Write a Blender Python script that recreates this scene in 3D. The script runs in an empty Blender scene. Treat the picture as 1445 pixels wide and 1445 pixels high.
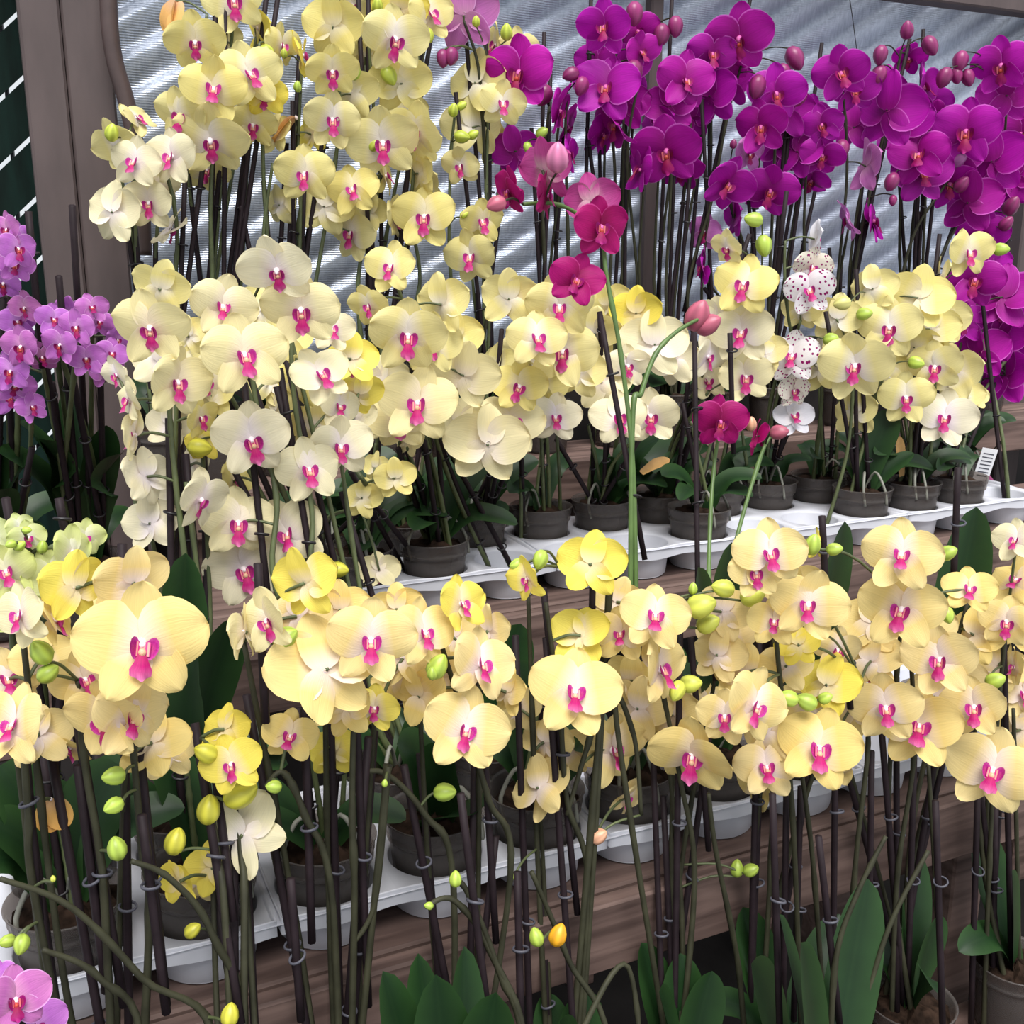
import bpy, math, random
from mathutils import Vector, Matrix

# ------------------------------------------------------------------ camera, light
S = bpy.context.scene
COL = S.collection
F, C0 = 1500.0, 722.5
PITCH, YAW = math.radians(14.04), math.radians(25.0)
CP, SP, CA, SA = math.cos(PITCH), math.sin(PITCH), math.cos(YAW), math.sin(YAW)
cam_d = bpy.data.cameras.new('camera')
cam = bpy.data.objects.new('camera', cam_d)
COL.objects.link(cam)
cam_d.sensor_width = 36.0
cam_d.lens = 36.0 * F / 1445.0
cam_d.clip_start = 0.05
cam.location = (0, 0, 0)
cam.rotation_euler = (math.radians(90) - PITCH, 0, -YAW)
S.camera = cam

world = bpy.data.worlds.new('overcast_sky')
S.world = world
world.use_nodes = True
bg = world.node_tree.nodes['Background']
bg.inputs['Color'].default_value = (0.90, 0.95, 1.0, 1)
bg.inputs['Strength'].default_value = 0.80
sun_d = bpy.data.lights.new('hazy_sun', 'SUN')
sun_d.energy = 4.4
sun_d.angle = math.radians(38)
sun_d.color = (1.0, 0.97, 0.93)
sun = bpy.data.objects.new('hazy_sun', sun_d)
COL.objects.link(sun)
sun.rotation_euler = Vector((0.14, 0.50, -1.0)).to_track_quat('-Z', 'Y').to_euler()
S.view_settings.view_transform = 'Standard'
S.view_settings.look = 'None'
S.view_settings.gamma = 1.0
S.view_settings.use_curve_mapping = False
S.view_settings.exposure = 0.16

# ------------------------------------------------------------------ photo pixel -> direction -> point
def ray(px, py):
    x, y = (px - C0) / F, (C0 - py) / F
    up, fw = y * CP - SP, CP + y * SP
    return Vector((fw * SA + x * CA, fw * CA - x * SA, up))

def at_y(px, py, Y):
    r = ray(px, py)
    return r * (Y / r.y)

def at_z(px, py, Z):
    r = ray(px, py)
    return r * (Z / r.z)

def axial(p):           # distance along the lens axis, for sizes
    return (p.x * SA + p.y * CA) * CP - p.z * SP

# levels of the display steps (metres, relative to the eye)
FLOOR = -1.62
Z0, Z1, Z2, Z3 = -1.03, -0.707, -0.55, -0.40
Y1, Y2, Y3, YW = 0.93, 1.45, 1.80, 2.05
POT_H = 0.10

# ------------------------------------------------------------------ materials
def mat(name):
    m = bpy.data.materials.new(name)
    m.use_nodes = True
    nt = m.node_tree
    return m, nt, nt.nodes['Principled BSDF'], nt.nodes['Material Output']

def N(nt, kind, **kw):
    n = nt.nodes.new(kind)
    for k, v in kw.items():
        setattr(n, k, v)
    return n

def plain(name, col, rough=0.5, noise=0.0, scale=40, bump=0.0, spec=0.5, stretch=None):
    m, nt, p, out = mat(name)
    p.inputs['Roughness'].default_value = rough
    p.inputs['Specular IOR Level'].default_value = spec
    p.inputs['Base Color'].default_value = (*col, 1)
    if noise or bump:
        tc = N(nt, 'ShaderNodeTexCoord')
        src = tc.outputs['Object']
        if stretch:
            mp = N(nt, 'ShaderNodeMapping')
            mp.inputs['Scale'].default_value = stretch
            nt.links.new(src, mp.inputs['Vector'])
            src = mp.outputs['Vector']
        nz = N(nt, 'ShaderNodeTexNoise')
        nz.inputs['Scale'].default_value = scale
        nz.inputs['Detail'].default_value = 5
        nt.links.new(src, nz.inputs['Vector'])
        if noise:
            r = N(nt, 'ShaderNodeValToRGB')
            r.color_ramp.elements[0].position = 0.3
            r.color_ramp.elements[1].position = 0.72
            r.color_ramp.elements[0].color = (*[c * (1 - noise) for c in col], 1)
            r.color_ramp.elements[1].color = (*[min(1, c * (1 + noise)) for c in col], 1)
            nt.links.new(nz.outputs['Fac'], r.inputs['Fac'])
            nt.links.new(r.outputs['Color'], p.inputs['Base Color'])
        if bump:
            b = N(nt, 'ShaderNodeBump')
            b.inputs['Strength'].default_value = bump
            b.inputs['Distance'].default_value = 0.004
            nt.links.new(nz.outputs['Fac'], b.inputs['Height'])
            nt.links.new(b.outputs['Normal'], p.inputs['Normal'])
    return m

def petal_mat(name, main, centre, tip, trans=0.30, vein=0.10, spots=None, rim=None):
    """petal: colour runs from the flower's centre (u=0) to the tip (u=1), faint veins, tinted per flower"""
    m, nt, p, out = mat(name)
    L = nt.links.new
    uv = N(nt, 'ShaderNodeUVMap')
    sep = N(nt, 'ShaderNodeSeparateXYZ')
    L(uv.outputs['UV'], sep.inputs[0])
    r = N(nt, 'ShaderNodeValToRGB')
    e = r.color_ramp.elements
    e[0].position, e[0].color = 0.12, (*centre, 1)
    e[1].position, e[1].color = 1.0, (*tip, 1)
    k = e.new(0.46); k.color = (*main, 1)
    L(sep.outputs['X'], r.inputs['Fac'])
    mp = N(nt, 'ShaderNodeMapping')
    mp.inputs['Scale'].default_value = (1.6, 26, 1)
    L(uv.outputs['UV'], mp.inputs['Vector'])
    nz = N(nt, 'ShaderNodeTexNoise')
    nz.inputs['Scale'].default_value = 1.0
    nz.inputs['Detail'].default_value = 3
    L(mp.outputs['Vector'], nz.inputs['Vector'])
    vr = N(nt, 'ShaderNodeMapRange')
    vr.inputs['From Min'].default_value = 0.3
    vr.inputs['From Max'].default_value = 0.7
    vr.inputs['To Min'].default_value = 1 - vein
    vr.inputs['To Max'].default_value = 1.0
    L(nz.outputs['Fac'], vr.inputs['Value'])
    mul = N(nt, 'ShaderNodeVectorMath', operation='MULTIPLY')
    L(r.outputs['Color'], mul.inputs[0])
    oi = N(nt, 'ShaderNodeObjectInfo')
    L(oi.outputs['Color'], mul.inputs[1])
    sc = N(nt, 'ShaderNodeVectorMath', operation='SCALE')
    L(mul.outputs['Vector'], sc.inputs[0])
    L(vr.outputs['Result'], sc.inputs['Scale'])
    col = sc.outputs['Vector']
    if rim:                               # paler seam along the petal's edge
        ab = N(nt, 'ShaderNodeMath', operation='SUBTRACT'); ab.inputs[1].default_value = 0.5
        L(sep.outputs['Y'], ab.inputs[0])
        a2 = N(nt, 'ShaderNodeMath', operation='ABSOLUTE'); L(ab.outputs[0], a2.inputs[0])
        g = N(nt, 'ShaderNodeMapRange')
        g.inputs['From Min'].default_value = 0.455; g.inputs['From Max'].default_value = 0.5
        L(a2.outputs[0], g.inputs['Value'])
        mx = N(nt, 'ShaderNodeMix', data_type='RGBA')
        L(g.outputs['Result'], mx.inputs['Factor']); L(col, mx.inputs['A'])
        mx.inputs['B'].default_value = (*rim, 1)
        col = mx.outputs['Result']
    if spots:
        mp2 = N(nt, 'ShaderNodeMapping'); mp2.inputs['Scale'].default_value = (7, 6, 1)
        L(uv.outputs['UV'], mp2.inputs['Vector'])
        vo = N(nt, 'ShaderNodeTexVoronoi'); vo.inputs['Scale'].default_value = 1.0
        L(mp2.outputs['Vector'], vo.inputs['Vector'])
        lt = N(nt, 'ShaderNodeMath', operation='LESS_THAN'); lt.inputs[1].default_value = 0.29
        L(vo.outputs['Distance'], lt.inputs[0])
        mx = N(nt, 'ShaderNodeMix', data_type='RGBA')
        L(lt.outputs[0], mx.inputs['Factor']); L(col, mx.inputs['A'])
        mx.inputs['B'].default_value = (*spots, 1)
        col = mx.outputs['Result']
    L(col, p.inputs['Base Color'])
    p.inputs['Roughness'].default_value = 0.55
    p.inputs['Specular IOR Level'].default_value = 0.25
    tr = N(nt, 'ShaderNodeBsdfTranslucent')
    L(col, tr.inputs['Color'])
    ms = N(nt, 'ShaderNodeMixShader'); ms.inputs[0].default_value = trans
    L(p.outputs[0], ms.inputs[1]); L(tr.outputs[0], ms.inputs[2]); L(ms.outputs[0], out.inputs['Surface'])
    bp = N(nt, 'ShaderNodeBump'); bp.inputs['Strength'].default_value = 0.25; bp.inputs['Distance'].default_value = 0.002
    L(nz.outputs['Fac'], bp.inputs['Height']); L(bp.outputs['Normal'], p.inputs['Normal'])
    return m

PETAL = {
 'yel':  petal_mat('petal_yellow', (0.90, 0.71, 0.29), (0.92, 0.79, 0.69), (0.90, 0.73, 0.34)),
 'lem':  petal_mat('petal_lemon', (0.90, 0.76, 0.14), (0.90, 0.78, 0.50), (0.88, 0.74, 0.12)),
 'bak':  petal_mat('petal_yellow_back_row', (0.90, 0.80, 0.33), (0.92, 0.86, 0.72), (0.90, 0.80, 0.36)),
 'cre':  petal_mat('petal_cream', (0.92, 0.85, 0.58), (0.93, 0.85, 0.80), (0.92, 0.84, 0.55)),
 'grn':  petal_mat('petal_pale_green', (0.78, 0.82, 0.42), (0.88, 0.88, 0.74), (0.70, 0.78, 0.28)),
 'mag':  petal_mat('petal_purple', (0.47, 0.005, 0.38), (0.34, 0.003, 0.24), (0.52, 0.008, 0.43), rim=(0.70, 0.14, 0.64), vein=0.22),
 'lil':  petal_mat('petal_lilac', (0.58, 0.17, 0.62), (0.66, 0.30, 0.66), (0.64, 0.22, 0.66), rim=(0.82, 0.46, 0.82), vein=0.22),
 'red':  petal_mat('petal_crimson', (0.40, 0.003, 0.14), (0.28, 0.002, 0.08), (0.44, 0.004, 0.17), rim=(0.60, 0.06, 0.30), vein=0.2),
 'pnk':  petal_mat('petal_pink_reverse', (0.60, 0.10, 0.36), (0.72, 0.42, 0.52), (0.56, 0.05, 0.30), vein=0.3),
 'spo':  petal_mat('petal_spotted_white', (0.90, 0.86, 0.88), (0.90, 0.82, 0.86), (0.90, 0.87, 0.89), spots=(0.28, 0.004, 0.13)),
 'wht':  petal_mat('petal_white', (0.90, 0.88, 0.88), (0.90, 0.86, 0.80), (0.90, 0.88, 0.88)),
 'wil':  petal_mat('petal_wilted', (0.90, 0.55, 0.18), (0.85, 0.55, 0.30), (0.86, 0.48, 0.14)),
}
M = {
 'lip':   petal_mat('lip_magenta', (0.54, 0.007, 0.18), (0.48, 0.04, 0.12), (0.80, 0.24, 0.50), trans=0.15, vein=0.35),
 'ear':   petal_mat('lip_side_lobe', (0.56, 0.020, 0.30), (0.62, 0.06, 0.26), (0.70, 0.14, 0.46), trans=0.15, vein=0.45),
 'throat_d': plain('lip_throat_dark', (0.45, 0.05, 0.03), 0.5, noise=0.6, scale=300),
 'throat': plain('lip_throat', (0.80, 0.42, 0.26), 0.5, noise=0.5, scale=300),
 'column': plain('column_white', (0.92, 0.80, 0.84), 0.55, spec=0.2),
 'lip_d': petal_mat('lip_dark', (0.30, 0.004, 0.10), (0.34, 0.02, 0.05), (0.46, 0.01, 0.24), trans=0.1, vein=0.3),
 'ear_d': petal_mat('lip_side_lobe_dark', (0.30, 0.004, 0.14), (0.36, 0.02, 0.08), (0.44, 0.01, 0.26), trans=0.1, vein=0.4),
 'column_d': plain('column_pink', (0.62, 0.12, 0.38), 0.5, spec=0.2),
 'stake': plain('stake_plum', (0.018, 0.011, 0.014), 0.6, spec=0.2, noise=0.25, scale=60),
 'stem':  plain('stem_green', (0.085, 0.105, 0.042), 0.5, noise=0.35, scale=35),
 'stem_d': plain('stem_dark', (0.036, 0.036, 0.020), 0.6, spec=0.25, noise=0.35, scale=35),
 'stem_b': plain('stem_bright', (0.085, 0.150, 0.038), 0.45, noise=0.25, scale=30),
 'clip_d': plain('clip_black', (0.015, 0.013, 0.016), 0.4),
 'clip_g': plain('clip_grey', (0.075, 0.075, 0.095), 0.45, spec=0.3),
 'tray':  plain('tray_white_plastic', (0.60, 0.61, 0.67), 0.42, noise=0.06, scale=14),
 'bark':  plain('potting_bark', (0.022, 0.013, 0.009), 0.9, spec=0.08, noise=0.85, scale=70, bump=0.8),
 'root':  plain('aerial_root', (0.20, 0.20, 0.17), 0.6, noise=0.25, scale=60),
 'post':  plain('post_brown_paint', (0.088, 0.064, 0.063), 0.66, noise=0.16, scale=26, bump=0.25, stretch=(1, 1, 0.25)),
 'pipe':  plain('pipe_brown', (0.070, 0.045, 0.043), 0.5, noise=0.2, scale=30),
 'base':  plain('darkening_board', (0.022, 0.018, 0.018), 0.8, noise=0.4, scale=15),  # near black, stands in for the shade low behind the benches
 'gslat': plain('slat_green', (0.003, 0.013, 0.010), 0.7, spec=0.15, noise=0.5, scale=50, stretch=(1, 1, 0.2)),
 'bslat': plain('slat_grey', (0.30, 0.31, 0.33), 0.6),
 'floor': plain('floor_concrete', (0.012, 0.011, 0.011), 0.9, spec=0.1, noise=0.3, scale=6, bump=0.3),
 'wire':  plain('wire_dark', (0.05, 0.05, 0.06), 0.4),
 'card':  plain('plant_label_card', (0.75, 0.75, 0.78), 0.5),
 'dry':   plain('dry_leaf', (0.42, 0.24, 0.08), 0.7, noise=0.3, scale=30),
}

def bud_mat():
    m, nt, p, out = mat('bud_skin')
    L = nt.links.new
    uv = N(nt, 'ShaderNodeUVMap'); sep = N(nt, 'ShaderNodeSeparateXYZ'); L(uv.outputs['UV'], sep.inputs[0])
    oi = N(nt, 'ShaderNodeObjectInfo')
    w = N(nt, 'ShaderNodeMath', operation='SINE')
    mu = N(nt, 'ShaderNodeMath', operation='MULTIPLY'); mu.inputs[1].default_value = 6.2832 * 6
    L(sep.outputs['Y'], mu.inputs[0]); L(mu.outputs[0], w.inputs[0])
    mr = N(nt, 'ShaderNodeMapRange')
    mr.inputs['From Min'].default_value = -1; mr.inputs['To Min'].default_value = 0.72; mr.inputs['To Max'].default_value = 1.05
    L(w.outputs[0], mr.inputs['Value'])
    sc = N(nt, 'ShaderNodeVectorMath', operation='SCALE')
    L(oi.outputs['Color'], sc.inputs[0]); L(mr.outputs['Result'], sc.inputs['Scale'])
    L(sc.outputs['Vector'], p.inputs['Base Color'])
    p.inputs['Roughness'].default_value = 0.4
    p.inputs['Subsurface Weight'].default_value = 0.0
    return m
M['bud'] = bud_mat()

def saddle_mat(name, a, b):
    m, nt, p, out = mat(name)
    L = nt.links.new
    uv = N(nt, 'ShaderNodeUVMap'); sep = N(nt, 'ShaderNodeSeparateXYZ'); L(uv.outputs['UV'], sep.inputs[0])
    mu = N(nt, 'ShaderNodeMath', operation='MULTIPLY'); mu.inputs[1].default_value = 6.2832 * 4.0
    w = N(nt, 'ShaderNodeMath', operation='COSINE')
    L(sep.outputs['Y'], mu.inputs[0]); L(mu.outputs[0], w.inputs[0])
    r = N(nt, 'ShaderNodeValToRGB')
    r.color_ramp.elements[0].position, r.color_ramp.elements[0].color = 0.42, (*a, 1)
    r.color_ramp.elements[1].position, r.color_ramp.elements[1].color = 0.60, (*b, 1)
    ad = N(nt, 'ShaderNodeMapRange'); ad.inputs['From Min'].default_value = -1
    L(w.outputs[0], ad.inputs['Value']); L(ad.outputs['Result'], r.inputs['Fac']); L(r.outputs['Color'], p.inputs['Base Color'])
    p.inputs['Roughness'].default_value = 0.5
    return m
M['saddle'] = saddle_mat('lip_striped_saddle', (0.74, 0.30, 0.26), (0.50, 0.015, 0.18))
M['saddle_d'] = saddle_mat('lip_striped_saddle_dark', (0.50, 0.12, 0.10), (0.26, 0.004, 0.08))

def leaf_mat():
    m, nt, p, out = mat('leaf_dark_green')
    L = nt.links.new
    uv = N(nt, 'ShaderNodeUVMap'); sep = N(nt, 'ShaderNodeSeparateXYZ'); L(uv.outputs['UV'], sep.inputs[0])
    ab = N(nt, 'ShaderNodeMath', operation='SUBTRACT'); ab.inputs[1].default_value = 0.5
    L(sep.outputs['Y'], ab.inputs[0])
    a2 = N(nt, 'ShaderNodeMath', operation='ABSOLUTE'); L(ab.outputs[0], a2.inputs[0])
    r = N(nt, 'ShaderNodeValToRGB')
    e = r.color_ramp.elements
    e[0].position, e[0].color = 0.0, (0.010, 0.032, 0.009, 1)
    e[1].position, e[1].color = 0.5, (0.019, 0.054, 0.013, 1)
    k = e.new(0.06); k.color = (0.008, 0.028, 0.008, 1)
    L(a2.outputs[0], r.inputs['Fac'])
    nz = N(nt, 'ShaderNodeTexNoise'); nz.inputs['Scale'].default_value = 30
    tc = N(nt, 'ShaderNodeTexCoord'); L(tc.outputs['Object'], nz.inputs['Vector'])
    mr = N(nt, 'ShaderNodeMapRange'); mr.inputs['To Min'].default_value = 0.7; mr.inputs['To Max'].default_value = 1.2
    L(nz.outputs['Fac'], mr.inputs['Value'])
    sc = N(nt, 'ShaderNodeVectorMath', operation='SCALE')
    L(r.outputs['Color'], sc.inputs[0]); L(mr.outputs['Result'], sc.inputs['Scale'])
    L(sc.outputs['Vector'], p.inputs['Base Color'])
    p.inputs['Roughness'].default_value = 0.45
    p.inputs['Specular IOR Level'].default_value = 0.3
    return m
M['leaf'] = leaf_mat()

def pot_mat():
    m, nt, p, out = mat('pot_clear_plastic')
    L = nt.links.new
    p.inputs['Base Color'].default_value = (0.16, 0.145, 0.14, 1)
    p.inputs['Roughness'].default_value = 0.28
    t = N(nt, 'ShaderNodeBsdfTransparent')
    t.inputs['Color'].default_value = (0.75, 0.70, 0.66, 1)
    ms = N(nt, 'ShaderNodeMixShader'); ms.inputs[0].default_value = 0.62
    L(p.outputs[0], ms.inputs[1]); L(t.outputs[0], ms.inputs[2]); L(ms.outputs[0], out.inputs['Surface'])
    return m
M['pot'] = pot_mat()

def wood_mat():
    m, nt, p, out = mat('plank_wood')
    L = nt.links.new
    tc = N(nt, 'ShaderNodeTexCoord')
    mp = N(nt, 'ShaderNodeMapping'); mp.inputs['Scale'].default_value = (2.2, 30, 30)
    L(tc.outputs['Object'], mp.inputs['Vector'])
    nz = N(nt, 'ShaderNodeTexNoise'); nz.inputs['Scale'].default_value = 1.6; nz.inputs['Detail'].default_value = 6
    nz.inputs['Distortion'].default_value = 0.6
    L(mp.outputs['Vector'], nz.inputs['Vector'])
    r = N(nt, 'ShaderNodeValToRGB')
    e = r.color_ramp.elements
    e[0].position, e[0].color = 0.32, (0.060, 0.034, 0.028, 1)
    e[1].position, e[1].color = 0.68, (0.185, 0.120, 0.102, 1)
    L(nz.outputs['Fac'], r.inputs['Fac']); L(r.outputs['Color'], p.inputs['Base Color'])
    p.inputs['Roughness'].default_value = 0.75
    b = N(nt, 'ShaderNodeBump'); b.inputs['Strength'].default_value = 0.35; b.inputs['Distance'].default_value = 0.003
    L(nz.outputs['Fac'], b.inputs['Height']); L(b.outputs['Normal'], p.inputs['Normal'])
    return m
M['wood'] = wood_mat()

def cloth_mat():
    """silver woven shade cloth: fine horizontal weave, lets light through"""
    m, nt, p, out = mat('shade_cloth_silver')
    L = nt.links.new
    tc = N(nt, 'ShaderNodeTexCoord')
    mp = N(nt, 'ShaderNodeMapping'); mp.inputs['Scale'].default_value = (60, 60, 9)
    L(tc.outputs['Object'], mp.inputs['Vector'])
    nz = N(nt, 'ShaderNodeTexNoise'); nz.inputs['Scale'].default_value = 3.0; nz.inputs['Detail'].default_value = 4
    L(mp.outputs['Vector'], nz.inputs['Vector'])
    wv = N(nt, 'ShaderNodeTexWave'); wv.bands_direction = 'Z'
    wv.inputs['Scale'].default_value = 75; wv.inputs['Distortion'].default_value = 1.5
    L(tc.outputs['Object'], wv.inputs['Vector'])
    r = N(nt, 'ShaderNodeValToRGB')
    e = r.color_ramp.elements
    e[0].position, e[0].color = 0.3, (0.37, 0.43, 0.56, 1)
    e[1].position, e[1].color = 0.7, (0.66, 0.72, 0.86, 1)
    L(nz.outputs['Fac'], r.inputs['Fac'])
    p.inputs['Roughness'].default_value = 0.34
    p.inputs['Metallic'].default_value = 0.55
    L(r.outputs['Color'], p.inputs['Base Color'])
    b = N(nt, 'ShaderNodeBump'); b.inputs['Strength'].default_value = 0.35; b.inputs['Distance'].default_value = 0.002
    L(wv.outputs['Fac'], b.inputs['Height']); L(b.outputs['Normal'], p.inputs['Normal'])
    tr = N(nt, 'ShaderNodeBsdfTranslucent'); tr.inputs['Color'].default_value = (0.92, 0.95, 1, 1)
    ms = N(nt, 'ShaderNodeMixShader'); ms.inputs[0].default_value = 0.38
    L(p.outputs[0], ms.inputs[1]); L(tr.outputs[0], ms.inputs[2]); L(ms.outputs[0], out.inputs['Surface'])
    return m
M['cloth'] = cloth_mat()

# ------------------------------------------------------------------ mesh helpers
def mesh(name, v, f, mats, uv=None, mi=None, smooth=True):
    me = bpy.data.meshes.new(name)
    me.from_pydata([tuple(p) for p in v], [], f)
    for m in (mats if isinstance(mats, (list, tuple)) else [mats]):
        me.materials.append(m)
    if mi:
        me.polygons.foreach_set('material_index', mi)
    if uv:
        lay = me.uv_layers.new(name='UVMap')
        flat = []
        for poly in f:
            for i in poly:
                flat.extend(uv[i])
        lay.data.foreach_set('uv', flat)
    if smooth:
        me.polygons.foreach_set('use_smooth', [True] * len(f))
    me.update()
    return me

def add(name, me, parent=None, loc=None, mw=None):
    o = bpy.data.objects.new(name, me)
    COL.objects.link(o)
    if parent is not None:
        o.parent = parent
    if mw is not None:
        o.matrix_basis = mw
    elif loc is not None:
        o.location = loc
    return o

def tag(o, label, cat, group=None, kind=None):
    if label:
        o['label'] = label
    if cat:
        o['category'] = cat
    if group:
        o['group'] = group
    if kind:
        o['kind'] = kind
    return o

def thing(name, loc, label, cat, group=None):
    o = bpy.data.objects.new(name, None)
    COL.objects.link(o)
    o.location = loc
    o.empty_display_size = 0.02
    return tag(o, label, cat, group)

def box(x0, x1, y0, y1, z0, z1, b=0.003):
    """box with chamfered edges: verts, faces"""
    import itertools
    import bmesh
    bm = bmesh.new()
    bmesh.ops.create_cube(bm, size=1)
    for v in bm.verts:
        v.co = Vector(((x0 + x1) / 2 + v.co.x * (x1 - x0), (y0 + y1) / 2 + v.co.y * (y1 - y0), (z0 + z1) / 2 + v.co.z * (z1 - z0)))
    if b:
        bmesh.ops.bevel(bm, geom=list(bm.edges), offset=b, segments=1, affect='EDGES')
    bm.verts.index_update()
    v = [tuple(q.co) for q in bm.verts]
    f = [[q.index for q in p.verts] for p in bm.faces]
    bm.free()
    return v, f

def smooth_path(pts, n=6):
    P = [Vector(p) for p in pts]
    if len(P) < 3:
        return [P[0].lerp(P[-1], i / n) for i in range(n + 1)]
    out = []
    for i in range(len(P) - 1):
        p0, p1, p2 = P[max(i - 1, 0)], P[i], P[i + 1]
        p3 = P[min(i + 2, len(P) - 1)]
        for k in range(n):
            t = k / n
            out.append(0.5 * ((2 * p1) + (p2 - p0) * t + (2 * p0 - 5 * p1 + 4 * p2 - p3) * t * t + (3 * p1 - p0 - 3 * p2 + p3) * t ** 3))
    out.append(P[-1])
    return out

def tube(path, rad, sides=7):
    v, f = [], []
    n = len(path)
    ref = None
    for i, p in enumerate(path):
        d = (path[min(i + 1, n - 1)] - path[max(i - 1, 0)])
        d = d.normalized() if d.length > 1e-9 else Vector((0, 0, 1))
        if ref is None:
            ref = Vector((1, 0, 0)) if abs(d.x) < 0.8 else Vector((0, 1, 0))
        a = (ref - d * ref.dot(d)).normalized()
        ref = a
        b = d.cross(a)
        r = rad(i / max(1, n - 1)) if callable(rad) else rad
        for k in range(sides):
            w = 2 * math.pi * k / sides
            v.append(p + a * (math.cos(w) * r) + b * (math.sin(w) * r))
    for i in range(n - 1):
        for k in range(sides):
            k2 = (k + 1) % sides
            f.append((i * sides + k, i * sides + k2, (i + 1) * sides + k2, (i + 1) * sides + k))
    f.append(tuple(range(sides - 1, -1, -1)))
    f.append(tuple((n - 1) * sides + k for k in range(sides)))
    return v, f

def lathe(prof, seg=24):
    v, f = [], []
    for r, z in prof:
        for k in range(seg):
            w = 2 * math.pi * k / seg
            v.append((r * math.cos(w), r * math.sin(w), z))
    for i in range(len(prof) - 1):
        for k in range(seg):
            k2 = (k + 1) % seg
            f.append((i * seg + k, i * seg + k2, (i + 1) * seg + k2, (i + 1) * seg + k))
    return v, f

# ------------------------------------------------------------------ flower parts (unit: flower is 1 wide, faces +z, y up)
def blade(length, hw, ang, nu=9, nv=6, lift=0.0, cup=0.0, bow=0.0, wave=0.0, seed=0, p=0.8, z0=0.0, base=0.18, asym=0.0):
    """a petal growing from the centre at angle ang (degrees, 0 = right, 90 = up)"""
    rnd = random.Random(seed)
    ph1, ph2 = rnd.uniform(0, 6.28), rnd.uniform(0, 6.28)
    ca, sa = math.cos(math.radians(ang)), math.sin(math.radians(ang))
    v, uv, f = [], [], []
    for i in range(nu + 1):
        u = i / nu
        u = 0.5 - 0.5 * math.cos(math.pi * (0.06 + 0.94 * u)) if i else 0.0
        s = 2 * (u ** p) - 1
        h = hw * max(0.0, 1 - abs(s) ** 2.15) ** (0.5 if s < 0 else 0.56)
        h = max(h, hw * base * (1 - u) ** 3)
        for j in range(nv + 1):
            w = 2 * j / nv - 1
            x = u * length
            y = w * h + asym * h * math.sin(u * math.pi) * 0.5
            z = z0 + lift * u + bow * math.sin(u * math.pi) + cup * (w * h / hw) ** 2 - 0.02 * (1 - u)
            z += wave * u * w * w * math.sin(ph1 + 5 * u + 2.5 * w) + wave * 0.5 * u * math.sin(ph2 + 4 * w)
            v.append((x * ca - y * sa, x * sa + y * ca, z))
            uv.append((u, j / nv))
    for i in range(nu):
        for j in range(nv):
            a = i * (nv + 1) + j
            f.append((a, a + nv + 1, a + nv + 2, a + 1))
    return v, f, uv

SHAPES = {}
def shapes(kind, typ):
    """cached meshes for one kind of blade and one colour"""
    key = (kind, typ)
    if key in SHAPES:
        return SHAPES[key]
    res = []
    for s in range(4):
        r = random.Random(hash((kind, s)) & 0xffff if False else sum(map(ord, kind)) * 7 + s)
        k = lambda a, b: r.uniform(a, b)
        if kind == 'petal_r':
            g = blade(0.51, 0.288, 16 + k(-4, 4), lift=k(-0.05, 0.07), cup=k(-0.10, -0.02), bow=k(0.0, 0.05), wave=0.034, seed=s, p=0.84, z0=0.022, asym=0.12)
        elif kind == 'petal_l':
            g = blade(0.51, 0.288, 164 + k(-4, 4), lift=k(-0.05, 0.07), cup=k(-0.10, -0.02), bow=k(0.0, 0.05), wave=0.034, seed=s + 9, p=0.84, z0=0.022, asym=-0.12)
        elif kind == 'dorsal':
            g = blade(0.49, 0.178, 90 + k(-3, 3), lift=k(-0.09, 0.0), cup=k(-0.06, 0.04), bow=k(-0.02, 0.01), z0=-0.010, wave=0.024, seed=s + 20, p=0.85)
        elif kind == 'sepal_r':
            g = blade(0.48, 0.172, -52 + k(-5, 5), lift=k(-0.05, 0.08), cup=k(-0.06, 0.05), bow=k(-0.02, 0.04), wave=0.024, seed=s + 30, p=0.80, z0=-0.004)
        elif kind == 'sepal_l':
            g = blade(0.48, 0.172, 232 + k(-5, 5), lift=k(-0.05, 0.08), cup=k(-0.06, 0.05), bow=k(-0.02, 0.04), wave=0.024, seed=s + 40, p=0.80, z0=-0.004)
        res.append(mesh(kind, g[0], g[1], PETAL[typ], uv=g[2]))
    SHAPES[key] = res
    return res

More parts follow.
